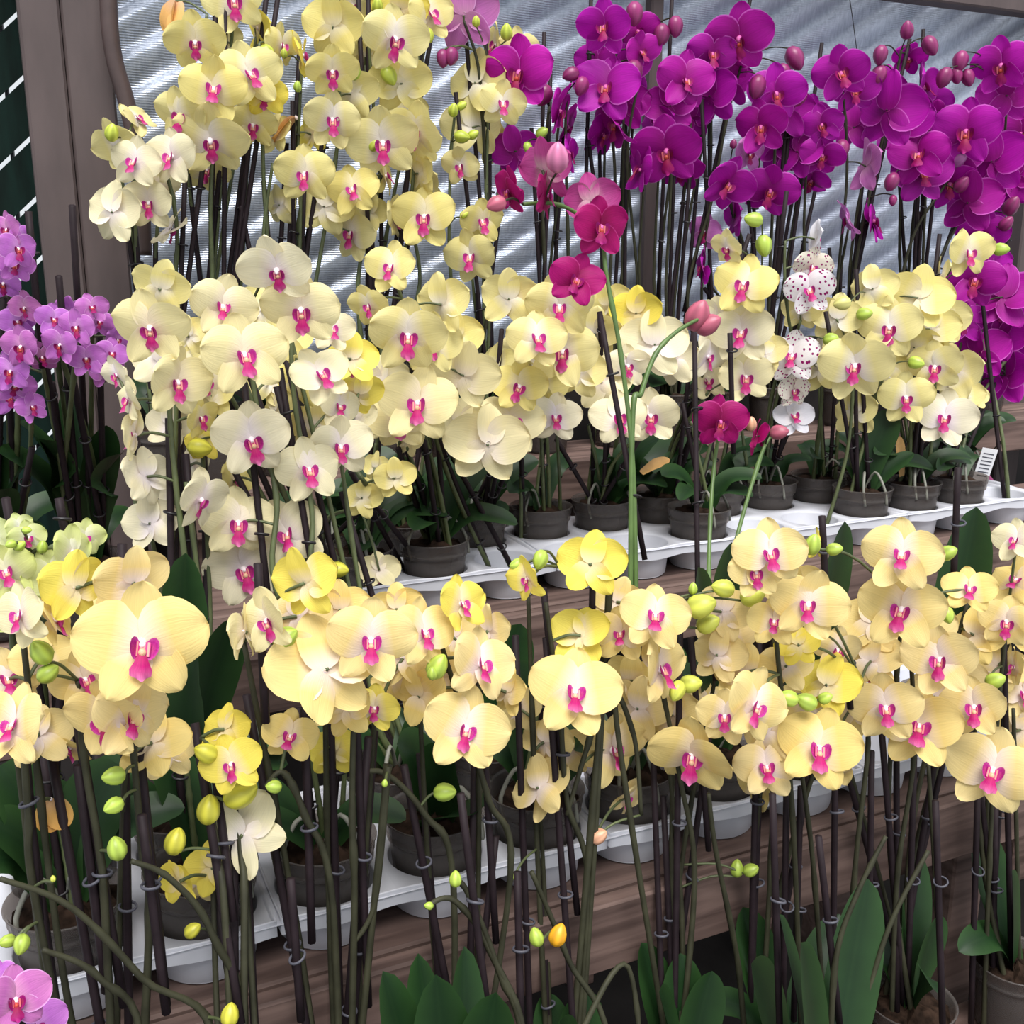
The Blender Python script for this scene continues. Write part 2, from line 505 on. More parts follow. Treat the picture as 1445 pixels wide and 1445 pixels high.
def lip_mesh(dark):
    v, f, uv, mi = [], [], [], []
    def put(V, Fc, U, m):
        o = len(v)
        v.extend(V); uv.extend(U)
        f.extend([tuple(i + o for i in q) for q in Fc]); mi.extend([m] * len(Fc))
    # tongue
    path = [(-0.035, 0.045), (-0.075, 0.085), (-0.125, 0.115), (-0.175, 0.125), (-0.215, 0.135), (-0.235, 0.160)]
    wid = [0.024, 0.034, 0.050, 0.078, 0.074, 0.022]
    V, U, Q = [], [], []
    for i, ((y, z), w) in enumerate(zip(path, wid)):
        for j in range(5):
            t = j / 2 - 1
            V.append((t * w, y + 0.012 * t * t, z - 0.030 * t * t)); U.append((0.15 + 0.85 * (i / 5) ** 1.3, j / 4))
    for i in range(5):
        for j in range(4):
            a = i * 5 + j
            Q.append((a, a + 5, a + 6, a + 1))
    put(V, Q, U, 0)
    # two erect side lobes
    for s in (-1, 1):
        V, U, Q = [], [], []
        cx, cy, cz = s * 0.057, -0.022, 0.068
        nx = Vector((-s * 0.55, 0.12, 0.82)).normalized()
        ay = (Vector((s * 0.22, 1, 0.1)) - nx * Vector((s * 0.22, 1, 0.1)).dot(nx)).normalized()
        ax = ay.cross(nx)
        rings = 3
        V.append((cx, cy, cz - 0.016)); U.append((0.0, 0.5))
        for i in range(1, rings + 1):
            for k in range(12):
                w = 2 * math.pi * k / 12
                q = Vector((cx, cy, cz)) + ax * (0.052 * i / rings * math.cos(w)) + ay * (0.082 * i / rings * math.sin(w)) + nx * (0.022 * (i / rings) ** 2 - 0.016)
                V.append(tuple(q)); U.append((i / rings * 0.75, k / 12))
        for k in range(12):
            Q.append((0, 1 + k, 1 + (k + 1) % 12))
        for i in range(rings - 1):
            for k in range(12):
                a, b = 1 + i * 12 + k, 1 + i * 12 + (k + 1) % 12
                Q.append((a, a + 12, b + 12, b))
        put(V, Q, U, 1)
    # striped saddle between the side lobes
    V, U, Q = [], [], []
    for i in range(5):
        for j in range(7):
            a, b = i / 4, j / 6 * 2 - 1
            V.append((b * 0.050, 0.022 - 0.095 * a, 0.040 + 0.022 * b * b + 0.020 * a)); U.append((a, j / 6))
    for i in range(4):
        for j in range(6):
            a = i * 7 + j
            Q.append((a, a + 7, a + 8, a + 1))
    put(V, Q, U, 3)
    # callus in the throat
    V, U, Q = [], [], []
    for i in range(5):
        th = math.pi * i / 4
        for k in range(8):
            w = 2 * math.pi * k / 8
            V.append((0.030 * math.sin(th) * math.cos(w), -0.050 + 0.030 * math.cos(th), 0.060 + 0.024 * math.sin(th) * math.sin(w)))
            U.append((0.3, 0.5))
    for i in range(4):
        for k in range(8):
            k2 = (k + 1) % 8
            Q.append((i * 8 + k, (i + 1) * 8 + k, (i + 1) * 8 + k2, i * 8 + k2))
    put(V, Q, U, 2)
    return mesh('lip', v, f, [M['lip_d' if dark else 'lip'], M['ear_d' if dark else 'ear'], M['throat_d' if dark else 'throat'], M['saddle_d' if dark else 'saddle']], uv=uv, mi=mi)

def column_mesh(dark):
    v, f = [], []
    n, s = 7, 9
    for i in range(n):
        t = i / (n - 1)
        r = 0.036 * (0.9 + 0.25 * math.sin(t * math.pi * 0.8)) * (1, 1, 1, 1, 0.93, 0.72, 0.12)[i]
        y, z = 0.014 - 0.020 * t * t, -0.03 + 0.098 * t
        for k in range(s):
            w = 2 * math.pi * k / s
            v.append((r * math.cos(w), y + r * math.sin(w), z))
    for i in range(n - 1):
        for k in range(s):
            k2 = (k + 1) % s
            f.append((i * s + k, i * s + k2, (i + 1) * s + k2, (i + 1) * s + k))
    f.append(tuple((n - 1) * s + k for k in range(s)))
    return mesh('column', v, f, M['column_d' if dark else 'column'])

LIP = {False: lip_mesh(False), True: lip_mesh(True)}
COLUMN = {False: column_mesh(False), True: column_mesh(True)}
DARK = {'mag', 'red', 'pnk'}

def bud_mesh():
    prof = [(0.02, 0.0), (0.20, 0.05), (0.36, 0.22), (0.40, 0.42), (0.36, 0.64), (0.24, 0.84), (0.10, 0.96), (0.01, 1.0)]
    v, f, uv = [], [], []
    s = 12
    for r, z in prof:
        for k in range(s):
            w = 2 * math.pi * k / s
            rr = r * (1 + 0.05 * math.cos(3 * w))
            v.append((rr * math.cos(w), rr * math.sin(w) * 0.92, z)); uv.append((z, k / s))
    for i in range(len(prof) - 1):
        for k in range(s):
            k2 = (k + 1) % s
            f.append((i * s + k, i * s + k2, (i + 1) * s + k2, (i + 1) * s + k))
    return mesh('bud', v, f, M['bud'], uv=uv)
BUD = bud_mesh()
BUDCOL = {'yel': (0.62, 0.66, 0.10), 'lem': (0.66, 0.62, 0.06), 'grn': (0.42, 0.56, 0.08), 'mag': (0.26, 0.022, 0.13), 'lil': (0.42, 0.12, 0.36),
          'red': (0.45, 0.10, 0.16), 'pnk': (0.66, 0.20, 0.38), 'cre': (0.70, 0.66, 0.22), 'bak': (0.52, 0.60, 0.07), 'spo': (0.55, 0.60, 0.10),
          'ora': (0.90, 0.42, 0.02), 'pea': (0.80, 0.42, 0.26)}

def clip_mesh(m):
    v, f = [], []
    R, r, n, s = 0.0075, 0.0011, 14, 5
    for i in range(n):
        a = 2 * math.pi * i / n
        for k in range(s):
            w = 2 * math.pi * k / s
            v.append(((R + r * math.cos(w)) * math.cos(a), (R + r * math.cos(w)) * math.sin(a), r * math.sin(w) * 1.4))
    for i in range(n):
        for k in range(s):
            i2, k2 = (i + 1) % n, (k + 1) % s
            f.append((i * s + k, i2 * s + k, i2 * s + k2, i * s + k2))
    return mesh('clip', v, f, m)
CLIP = {'d': clip_mesh(M['clip_d']), 'g': clip_mesh(M['clip_g'])}

pv, pf = lathe([(0.040, 0.0), (0.043, 0.004), (0.050, 0.074), (0.0505, 0.076), (0.053, 0.077), (0.0535, 0.083), (0.0525, 0.085), (0.0545, 0.088),
                (0.055, 0.098), (0.057, 0.100), (0.0555, 0.1015), (0.053, 0.098), (0.049, 0.074), (0.042, 0.006)], 28)
pf.append(tuple(range(27, -1, -1)))
POT = mesh('pot', pv, pf, M['pot'])
bv, bf = lathe([(0.039, 0.006), (0.0475, 0.074), (0.050, 0.082), (0.040, 0.090), (0.022, 0.094), (0.002, 0.095)], 18)
rb = random.Random(4)
bv = [(x + rb.uniform(-.002, .002), y + rb.uniform(-.002, .002), z + (rb.uniform(-.005, .005) if z > 0.076 else 0)) for x, y, z in bv]
BARK = mesh('potting_bark', bv, bf, M['bark'], smooth=False)

# ------------------------------------------------------------------ plants
RND = random.Random(20)
FLOWER_COUNT = [0]
USED_CELLS = {}
SPOT0 = []
TIERS = {  # shelf height, first row depth, anchor pixel (rim of one pot) that fixes the cup grid
  1: dict(z=Z1, y0=Y1 + 0.0625, anchor=(90, 1225), dx=0.125),
  2: dict(z=Z2, y0=Y2 + 0.0625, anchor=(600, 755), dx=0.125),
}
for k, T in TIERS.items():
    T['x0'] = at_z(*T['anchor'], T['z'] + POT_H).x

def pot_spot(px, py, tier):
    if tier in TIERS:
        T = TIERS[tier]
        p = at_z(px, py, T['z'] + POT_H)
        best = None
        for i in range(-12, 20):
            for j in range(2 if tier == 1 else 2):
                if (tier, i, j) in USED_CELLS:
                    continue
                x, y = T['x0'] + i * T['dx'], T['y0'] + j * 0.125
                d = (x - p.x) ** 2 + (y - p.y) ** 2
                if best is None or d < best[0]:
                    best = (d, i, j, x, y)
        USED_CELLS[(tier, best[1], best[2])] = 1
        return Vector((best[3], best[4], T['z'] + 0.004))
    if tier == 0:
        best = None
        for k in range(-6, 7):
            for Y in (0.725, 0.838):
                x = at_y(px, 1600, Y).x + k * 0.02
                dmin = min([math.hypot(x - a, Y - b) for a, b in SPOT0] + [9])
                cost = abs(k) + (100 if dmin < 0.116 else 0) + (0.5 if Y < 0.8 else 0)
                if best is None or cost < best[0]:
                    best = (cost, x, Y)
        SPOT0.append(best[1:])
        return Vector((best[1], best[2], Z0 + 0.001))
    p = at_y(px, py, Y3 + 0.085)
    return Vector((p.x, Y3 + 0.085, Z3))

def put_flower(root, base, P, w, yaw, pitch, roll, typ, rnd):
    FLOWER_COUNT[0] += 1
    dist = axial(P)
    s = w * dist / F
    c = (-P).normalized()
    up = (Vector((0, 0, 1)) - c * c.z).normalized()
    right = up.cross(c)
    ya, pa = math.radians(yaw), math.radians(pitch)
    n = (c * math.cos(ya) + right * math.sin(ya))
    n = (n * math.cos(pa) + up * math.sin(pa)).normalized()
    up2 = up - n * up.dot(n)
    if up2.length < 0.05:
        up2 = right.cross(n)
    up2.normalize()
    r2 = up2.cross(n)
    ra = math.radians(-roll)
    x = r2 * math.cos(ra) + up2 * math.sin(ra)
    y = n.cross(x)
    mw = Matrix.Translation(P - base) @ Matrix(((x.x, y.x, n.x, 0), (x.y, y.y, n.y, 0), (x.z, y.z, n.z, 0), (0, 0, 0, 1))) @ Matrix.Scale(s, 4)
    dark = typ in DARK
    fl = add('flower', COLUMN[dark], root, mw=mw)
    v = rnd.uniform(-1, 1)
    tint = (1.0, 1.0 - 0.035 * max(0, v), 1.0 - 0.22 * max(0, v) + 0.12 * max(0, -v), 1)
    if dark:
        k = rnd.uniform(0.85, 1.1)
        tint = (k, k, k * rnd.uniform(0.9, 1.08), 1)
    if typ == 'wil':                       # a withered bloom: limp petals hanging together
        for k, a in enumerate((170, 192, 205, 158)):
            o = add('petal', shapes('dorsal', typ)[k], fl, mw=Matrix.Translation((0, 0, 0.03 * (k % 2))) @ Matrix.Rotation(math.radians(a), 4, 'Z') @ Matrix.Rotation(math.radians(rnd.uniform(-18, 18)), 4, 'Y') @ Matrix.Scale(1.5, 4))
            o.color = tint
        return P - n * (0.035 * s), s, n
    for nm, kind in (('sepal', 'dorsal'), ('sepal', 'sepal_l'), ('sepal', 'sepal_r'), ('petal', 'petal_l'), ('petal', 'petal_r')):
        me = rnd.choice(shapes(kind, typ))
        a = rnd.uniform(-6, 6)
        tw = Matrix.Rotation(math.radians(a), 4, 'Z') @ Matrix.Rotation(math.radians(rnd.gauss(0, 8)), 4, 'X') @ Matrix.Rotation(math.radians(rnd.gauss(0, 8)), 4, 'Y')
        o = add(nm, me, fl, mw=tw)
        o.color = tint
    lp = add('lip', LIP[dark or typ == 'lil'], fl, mw=Matrix.Rotation(math.radians(rnd.uniform(-22, 14)), 4, 'X') @ Matrix.Rotation(math.radians(rnd.uniform(-14, 14)), 4, 'Y') @ Matrix.Rotation(math.radians(rnd.uniform(-12, 12)), 4, 'Z') @ Matrix.Scale(rnd.uniform(0.98, 1.2), 4))
    lp.color = (1, 1, 1, 1)
    return P - n * (0.035 * s), s, n

def put_tube(name, root, base, path, rad, m, sides=6):
    v, f = tube([p - base for p in path], rad, sides)
    return add(name, mesh(name, v, f, m), root)

def put_leaf(root, base, start, tip, hw, arch, seed):
    rnd = random.Random(seed)
    d = tip - start
    L = d.length
    mid = start.lerp(tip, 0.5) + Vector((0, 0, arch * L))
    path = smooth_path([start, start.lerp(mid, 0.55) + Vector((0, 0, arch * L * 0.25)), mid, mid.lerp(tip, 0.6) + Vector((0, 0, arch * L * 0.12)), tip], 4)
    n = len(path)
    face = rnd.uniform(-0.35, 0.35)
    v, f, uv = [], [], []
    for i, p in enumerate(path):
        u = i / (n - 1)
        t = (path[min(i + 1, n - 1)] - path[max(i - 1, 0)]).normalized()
        up = Vector((face, -0.55, 0.8))
        side = t.cross(up)
        side = side.normalized() if side.length > 1e-4 else Vector((1, 0, 0))
        nn = side.cross(t).normalized()
        h = 0.68 * hw * (0.45 + 0.55 * math.sin(min(1, u * 1.25) * math.pi / 2)) * (1 - max(0, (u - 0.45) / 0.55) ** 2.2) ** 0.75
        for j in range(7):
            w = j / 3 - 1
            v.append(p - base + side * (w * h) + nn * (0.22 * abs(w) ** 1.3 * h))
            uv.append((u, j / 6))
    for i in range(n - 1):
        for j in range(6):
            a = i * 7 + j
            f.append((a, a + 7, a + 8, a + 1))
    return add('leaf', mesh('leaf', v, f, M['leaf'], uv=uv), root)

def nums(s):
    return [q.strip() for q in s.split(',')]

def plant(label, group, typ, pot, tier, flowers='', stakes='', stems='', buds='', leaves='', Yf=None, stemmat='stem', spread=0.11, autoleaf=3, clips='d', potless=False):
    """pot: photo pixel of the pot rim.  flowers: x,y,width,yaw,pitch,roll,type;  all listed from front to back"""
    rnd = random.Random(sum(map(ord, label)))
    base = pot_spot(pot[0], pot[1], tier)
    root = thing('potted_orchid', base, label, 'orchid', group)
    top = base + Vector((0, 0, 0.092))
    if Yf is None:
        Yf = base.y - 0.05
    add('pot', POT, root)
    add('potting_bark', BARK, root, loc=(0, 0, 0.002))
    items = []
    fl = [nums(q) for q in flowers.split(';') if q.strip()]
    bd = [nums(q) for q in buds.split(';') if q.strip()]
    ys = [float(q[1]) for q in fl] + [float(q[1]) for q in bd]
    ymin = min(ys) if ys else 0
    potpy = pot[1] if tier else 1700
    def depth(py):
        k = max(0.0, min(1.0, (potpy - py) / max(60.0, potpy - ymin - 60)))
        return base.y + (Yf - base.y) * k
    samples = []
    tips = []
    n_auto = (len(fl) // (4 if tier else 6) + 1) if len(fl) > 2 and typ != 'red' else 0
    for q in [t for t in stakes.split('|') if t.strip()]:
        w = [float(a) for a in nums(q)]
        tp = at_y(w[0], w[1], depth(w[1]) + 0.012)
        if len(w) >= 4:
            bt = at_y(w[2], w[3], depth(w[3]) + 0.004)
        else:
            bt = top + Vector((rnd.uniform(-.02, .02), rnd.uniform(-.015, .02), -0.03))
        put_tube('stake', root, base, [tp.lerp(bt, i / 4) for i in range(5)], 0.0039 if base.y < 1.3 else 0.0042, M['stake'])
        tips.append((tp, bt))
    sp = [t for t in stems.split('|') if t.strip()]
    if not sp and tips:
        for tp, bt in tips:
            off = Vector((rnd.choice((-1, 1)) * 0.007, -0.006, 0))
            samples.append(smooth_path([bt + off, bt.lerp(tp, 0.3) + off * 1.15, bt.lerp(tp, 0.6) + off, bt.lerp(tp, 0.86) + off * 0.9], 8))
    for q in sp:
        pts = [tuple(float(a) for a in b.split(',')) for b in q.split()]
        W = [top + Vector((rnd.uniform(-.012, .012), 0, -0.02))] if pts[0][1] < potpy - 15 else []
        W += [at_y(a, b, depth(b)) for a, b in pts]
        samples.append(smooth_path(W, 7))
    for i in range(1, n_auto * 3, 3):          # further spikes that carry blooms deeper in the cluster
        if i >= len(fl):
            break
        e = at_y(float(fl[i][0]), float(fl[i][1]) + 12, Yf + 0.03)
        b0 = top + Vector((rnd.uniform(-.03, .03), rnd.uniform(-.02, .03), -0.02))
        c1 = b0.lerp(e, 0.45) + Vector((rnd.uniform(-.02, .02), 0.015, 0.02))
        samples.append(smooth_path([b0, c1, e], 10))
        b1 = b0 + Vector((rnd.uniform(-.02, .02), 0.008, 0))
        tp = b1.lerp(e + Vector((rnd.uniform(-.012, .012), 0.012, 0)), rnd.uniform(0.8, 1.06))
        put_tube('stake', root, base, [b1.lerp(tp, k / 4) for k in range(5)], 0.0039 if base.y < 1.3 else 0.0042, M['stake'])
        tips.append((tp, b1))
    for path in samples:
        L = len(path)
        nodes = [rnd.uniform(0.15, 0.9) for _ in range(4)]
        r0 = 0.0034 if base.y < 1.3 else 0.0037
        put_tube('flower_stem', root, base, path, lambda t: r0 * (1.1 - 0.4 * t) * (1 + 0.35 * sum(math.exp(-((t - a) / 0.012) ** 2) for a in nodes)), M[stemmat])
    allpts = [p for path in samples for p in path[len(path) // 3:]]
    n = len(fl)
    def to_stem(P, s, m='stem', r=0.0017):
        if not allpts:
            return
        Q = min(allpts, key=lambda a: (a - P).length + 0.25 * max(0, a.z - P.z))
        if (Q - P).length < 0.004:
            return
        mid = P.lerp(Q, 0.45) + Vector((0, 0, 0.10 * (Q - P).length))
        put_tube('pedicel', root, base, smooth_path([P, mid, Q], 4), r, M[m], 5)
    pm = 'stem_d' if typ in DARK else ('stem' if stemmat != 'stem_b' else 'stem_b')
    for i, q in enumerate(fl):
        x, y, w = float(q[0]), float(q[1]), float(q[2])
        g = lambda k, d: float(q[k]) if len(q) > k and q[k] != '' else d
        yaw, pitch, roll = g(3, 0), g(4, 0), g(5, rnd.uniform(-13, 13))
        ty = q[6] if len(q) > 6 and q[6] else typ
        yaw += rnd.gauss(0, 13); pitch += rnd.gauss(-5, 10)
        Y = Yf + (-0.5 + (i + 0.5) / n) * spread if n > 1 else Yf
        P = at_y(x, y, Y)
        back, s, nn = put_flower(root, base, P, w, yaw, pitch, roll, ty, rnd)
        to_stem(back, s, pm)
    for i, q in enumerate(bd):
        x, y, sz = float(q[0]), float(q[1]), float(q[2])
        ang = float(q[3]) if len(q) > 3 and q[3] else rnd.uniform(-60, 60)
        ty = q[4] if len(q) > 4 and q[4] else typ
        P = at_y(x, y, Yf - 0.03 + rnd.uniform(-0.01, 0.01))
        s = sz * axial(P) / F
        c = (-P).normalized()
        upv = (Vector((0, 0, 1)) - c * c.z).normalized()
        rt = upv.cross(c)
        a = math.radians(ang)          # image angle, 0 = tip up, 90 = tip right
        ax = (upv * math.cos(a) + rt * math.sin(a) + c * 0.35).normalized()
        bx = ax.orthogonal().normalized()
        by = ax.cross(bx)
        P0 = P - ax * (0.5 * s)
        mw = Matrix.Translation(P0 - base) @ Matrix(((bx.x, by.x, ax.x, 0), (bx.y, by.y, ax.y, 0), (bx.z, by.z, ax.z, 0), (0, 0, 0, 1))) @ Matrix.Scale(s, 4)
        o = add('bud', BUD, root, mw=mw)
        k = rnd.uniform(0.85, 1.12)
        bc = BUDCOL.get(ty, BUDCOL['yel'])
        o.color = (bc[0] * k, bc[1] * k, bc[2] * k, 1)
        to_stem(P0 + ax * (0.03 * s), s, pm, 0.0014)
    for q in [t for t in leaves.split(';') if t.strip()]:
        w = [float(a) for a in nums(q)]
        tip = at_y(w[0], w[1], base.y + (w[3] if len(w) > 3 else -0.06))
        put_leaf(root, base, top + Vector((0, 0, -0.01)), tip, w[2], w[4] if len(w) > 4 else 0.16, int(w[0]))
    for i in range(autoleaf if tier else min(1, autoleaf)):
        a = rnd.uniform(0, 6.28)
        L = rnd.uniform(0.10, 0.16)
        tip = top + Vector((math.cos(a) * L, math.sin(a) * L * 0.6, rnd.uniform(0.02, 0.10)))
        put_leaf(root, base, top + Vector((0, 0, -0.01)), tip, rnd.uniform(0.026, 0.036), 0.28, rnd.randint(0, 999))
    for i in range(2 if tier in (1, 2) else 0):
        a = rnd.uniform(3.3, 6.1)
        e = top + Vector((math.cos(a) * 0.05, math.sin(a) * 0.05, 0.012))
        put_tube('aerial_root', root, base, smooth_path([top + Vector((0, 0, -0.005)), top.lerp(e, 0.5) + Vector((0, 0, 0.035)), e, e + Vector((0.004, -0.004, -0.03))], 4), 0.0026, M['root'], 5)
    for tp, bt in tips:
        for k in ((0.25, 0.7) if clips == 'd' else (0.45,)):
            kk = k + rnd.uniform(-0.12, 0.12)
            p = tp.lerp(bt, kk)
            d = (tp - bt).normalized()
            o = add('clip', CLIP[clips], root)
            o.matrix_basis = Matrix.Translation(p - base + Vector((0, -0.004, 0))) @ (d.to_track_quat('Z', 'X').to_matrix().to_4x4()) @ Matrix.Rotation(rnd.uniform(-0.4, 0.4), 4, 'X')
    return root

# ================================================================== the place: floor, back wall, posts, fence
v, f = box(-2.5, 4.0, -0.6, 4.0, FLOOR - 0.05, FLOOR, 0)
tag(add('floor', mesh('floor', v, f, M['floor'], smooth=False)), 'dark concrete floor under the plant benches', None, kind='structure')

TAN, PER = 0.56, 0.066
def cloth():
    nx, nz = 200, 250
    x0, x1, z0, z1 = 0.10, 2.75, -0.46, 0.80
    v, f = [], []
    for i in range(nx + 1):
        x = x0 + (x1 - x0) * i / nx
        for j in range(nz + 1):
            z = z0 + (z1 - z0) * j / nz
            q = ((z - x * TAN) / PER) % 1.0
            y = YW - 0.012 * ((q / 0.74) ** 1.7 if q < 0.74 else 1 - (q - 0.74) / 0.26) + 0.003 * math.sin(x * 5.1 + z * 2.3) + 0.0015 * math.sin(x * 37 + 3 * math.sin(z * 4))
            v.append((x, y, z))
    for i in range(nx):
        for j in range(nz):
            a = i * (nz + 1) + j
            f.append((a, a + nz + 1, a + nz + 2, a + 1))
    return mesh('wall_back', v, f, M['cloth'])
wall = tag(add('wall_back', cloth()), 'silver grey woven shade cloth wall with bright diagonal streaks', None, kind='structure')

def slat_run(parent, x0, x1, z0, z1, y, tan, per, gap, m, thick=0.004):
    """diagonal slats cut to a rectangle, one object each"""
    c = z0 - x1 * tan
    ymid = y
    while c < z1 - x0 * tan:
        lo, hi = c + gap / 2, c + per - gap / 2
        pts = []
        def inter(off):
            xa, xb = x0, x1
            if tan > 0:
                xa = max(xa, (z0 - off) / tan); xb = min(xb, (z1 - off) / tan)
            return xa, xb
        a0, b0 = inter(lo)
        a1, b1 = inter(hi)
        if b0 > a0 and b1 > a1:
            P = [(a0, a0 * tan + lo), (b0, b0 * tan + lo), (b1, b1 * tan + hi), (a1, a1 * tan + hi)]
            v = [(x, y - thick / 2, z) for x, z in P] + [(x, y + thick / 2, z) for x, z in P]
            f = [(0, 1, 2, 3), (7, 6, 5, 4), (0, 4, 5, 1), (1, 5, 6, 2), (2, 6, 7, 3), (3, 7, 4, 0)]
            add('slat', mesh('slat', v, f, m, smooth=False), parent)
        c += per

fence = thing('slat_fence', (0, 0, 0), 'grey diagonal slat fence standing right behind the silver shade cloth', 'fence')
slat_run(fence, 0.12, 2.75, -0.46, 0.80, YW + 0.010, TAN, PER, 0.016, M['bslat'])
fence2 = thing('slat_fence', (0, 0, 0), 'dark green diagonal slat fence with bright gaps beside the thick brown post', 'fence')
slat_run(fence2, -0.70, 0.12, -0.75, 0.80, YW + 0.03, 0.93, 0.098, 0.009, M['gslat'], 0.006)
for k in range(14):          # wires of the fence crossing the gaps
    x = -0.68 + k * 0.058
    v, f = tube([Vector((x, YW + 0.042, -0.75)), Vector((x + 0.03, YW + 0.042, 0.80))], 0.004, 5)
    add('fence_wire', mesh('fence_wire', v, f, M['wire']), fence2)

# brown painted frame
def frame_post(n, px, w, d, label, z0=FLOOR, z1=0.85, y=1.98, groove=False):
    x = at_y(px, 200, y).x
    t = thing('trim_%d' % n, (x, y, z0), label, None)
    t['kind'] = 'structure'
    if groove:
        v, f = box(-w / 2, -w * 0.045, -d / 2, d / 2, 0, z1 - z0, 0.004)
        add('board', mesh('board', v, f, M['post'], smooth=False), t)
        v, f = box(-w * 0.035, w / 2, -d / 2 + 0.004, d / 2, 0, z1 - z0, 0.004)
        add('board', mesh('board', v, f, M['post'], smooth=False), t)
    else:
        v, f = box(-w / 2, w / 2, -d / 2, d / 2, 0, z1 - z0, 0.004)
        add('board', mesh('board', v, f, M['post'], smooth=False), t)
frame_post(1, 106, 0.135, 0.05, 'thick brown timber post of two boards between green fence and silver cloth', groove=True)
frame_post(2, 918, 0.030, 0.03, 'slim brown post on the silver cloth behind the purple orchids', y=2.02)
frame_post(3, 1462, 0.085, 0.05, 'brown post at the far end of the silver cloth')
zb = at_y(1360, 11.5, 1.98).z
v, f = box(0.0, 2.8, 1.955, 2.005, zb, zb + 0.10, 0.004)
tag(add('trim_4', mesh('trim_4', v, f, M['post'], smooth=False)), 'brown header beam along the top of the silver cloth', None, kind='structure')
v, f = box(0.16, 2.75, 2.035, 2.047, FLOOR, -0.21, 0.003)  # added board, its dark colour supplies the shade below the cloth
tag(add('darkening_board_back', mesh('darkening_board_back', v, f, M['base'], smooth=False)), 'dark board added to darken the foot of the silver cloth', None, kind='structure')
v, f = box(-0.7, 0.06, 2.10, 2.11, FLOOR, -0.42, 0.003)  # added so the background low on the left stays in the dark
tag(add('darkening_board_left', mesh('darkening_board_left', v, f, M['base'], smooth=False)), 'dark board added to darken the foot of the green slat fence', None, kind='structure')

pth = [at_y(x, y, 1.925) for x, y in ((153, -60), (153, 0), (156, 50), (164, 95), (177, 138), (187, 180), (194, 225), (200, 290), (203, 360))]
v, f = tube(smooth_path(pth, 6), 0.0135, 12)
tag(add('drain_pipe', mesh('drain_pipe', v, f, M['pipe'])), 'bent brown pipe hanging beside the thick brown post', 'pipe')
pth = [at_y(x, y, 2.03) for x, y in ((1196, -20), (1203, 25), (1210, 78))]
v, f = tube(smooth_path(pth, 5), 0.0011, 5)
tag(add('hanging_wire', mesh('hanging_wire', v, f, M['wire'])), 'thin dark wire hanging in front of the silver cloth', 'wire')

# stepped wooden benches
def bench(label, x0, x1, y0, y1, z, nface, fh):
    t = thing('display_bench', ((x0 + x1) / 2, (y0 + y1) / 2, FLOOR), label, 'bench')
    o = t.location
    def put(nm, a):
        v, f = box(*a)
        add(nm, mesh(nm, [(p[0] - o.x, p[1] - o.y, p[2] - o.z) for p in v], f, M['wood'], smooth=False), t)
    d = (y1 - y0) / 2
    for k in range(2):
        put('plank', (x0, x1, y0 + 0.004 + k * d, y0 + (k + 1) * d - 0.004, z - 0.02, z))
    put('fascia', (x0 - 0.01, x1 + 0.01, y0 - 0.022, y0 + 0.001, z - fh, z - 0.002))
    for k in range(4):
        x = x0 + 0.05 + (x1 - x0 - 0.1) * k / 3
        put('leg', (x - 0.03, x + 0.03, y0 + 0.004, y0 + 0.06, FLOOR, z - 0.021))
        put('leg', (x - 0.03, x + 0.03, y1 - 0.06, y1 - 0.004, FLOOR, z - 0.021))
bench('lowest wooden bench step holding the nearest yellow orchids', -0.25, 1.6, 0.66, 0.90, Z0, 1, 0.09)
bench('wooden bench step with a broad plank front under the lower white trays', -0.35, 1.9, Y1 - 0.012, Y1 + 0.29, Z1, 1, 0.088)
bench('wooden bench step under the upper white trays', -0.3, 2.3, Y2 - 0.03, Y2 + 0.29, Z2, 1, 0.09)
bench('narrow top bench step against the silver cloth', 0.2, 2.6, Y3, Y3 + 0.17, Z3, 1, 0.08)

# ------------------------------------------------------------------ white carry trays with cups
def cell_mesh():
    """one square of deck with a round cup sunk in it (inside and outside of the cup wall)"""
    h, c = 0.0545, 0.0625
    v, f = [], []
    n = 32
    def sq(k):
        a = 2 * math.pi * k / n + math.pi / 4
        x, y = math.cos(a), math.sin(a)
        m = max(abs(x), abs(y))
        return x / m, y / m
    rings = [[(c * sq(k)[0], c * sq(k)[1], h) for k in range(n)]]
    for r, z in ((0.0535, h), (0.052, h - 0.003), (0.0475, 0.004), (0.045, 0.0015)):
        rings.append([(r * math.cos(2 * math.pi * k / n + math.pi / 4), r * math.sin(2 * math.pi * k / n + math.pi / 4), z) for k in range(n)])
    for r, z in ((0.0465, 0.0003), (0.0492, 0.003), (0.0538, h - 0.006)):
        rings.append([(r * math.cos(2 * math.pi * k / n + math.pi / 4), r * math.sin(2 * math.pi * k / n + math.pi / 4), z) for k in range(n)])
    for R in rings:
        v.extend(R)
    for i in range(len(rings) - 1):
        if i == 4:
            continue
        for k in range(n):
            k2 = (k + 1) % n
            f.append((i * n + k, (i + 1) * n + k, (i + 1) * n + k2, i * n + k2))
    f.append(tuple(4 * n + k for k in range(n)))
    f.append(tuple(5 * n + k for k in range(n - 1, -1, -1)))
    return mesh('cup', v, f, M['tray'], smooth=True)
CELL = cell_mesh()

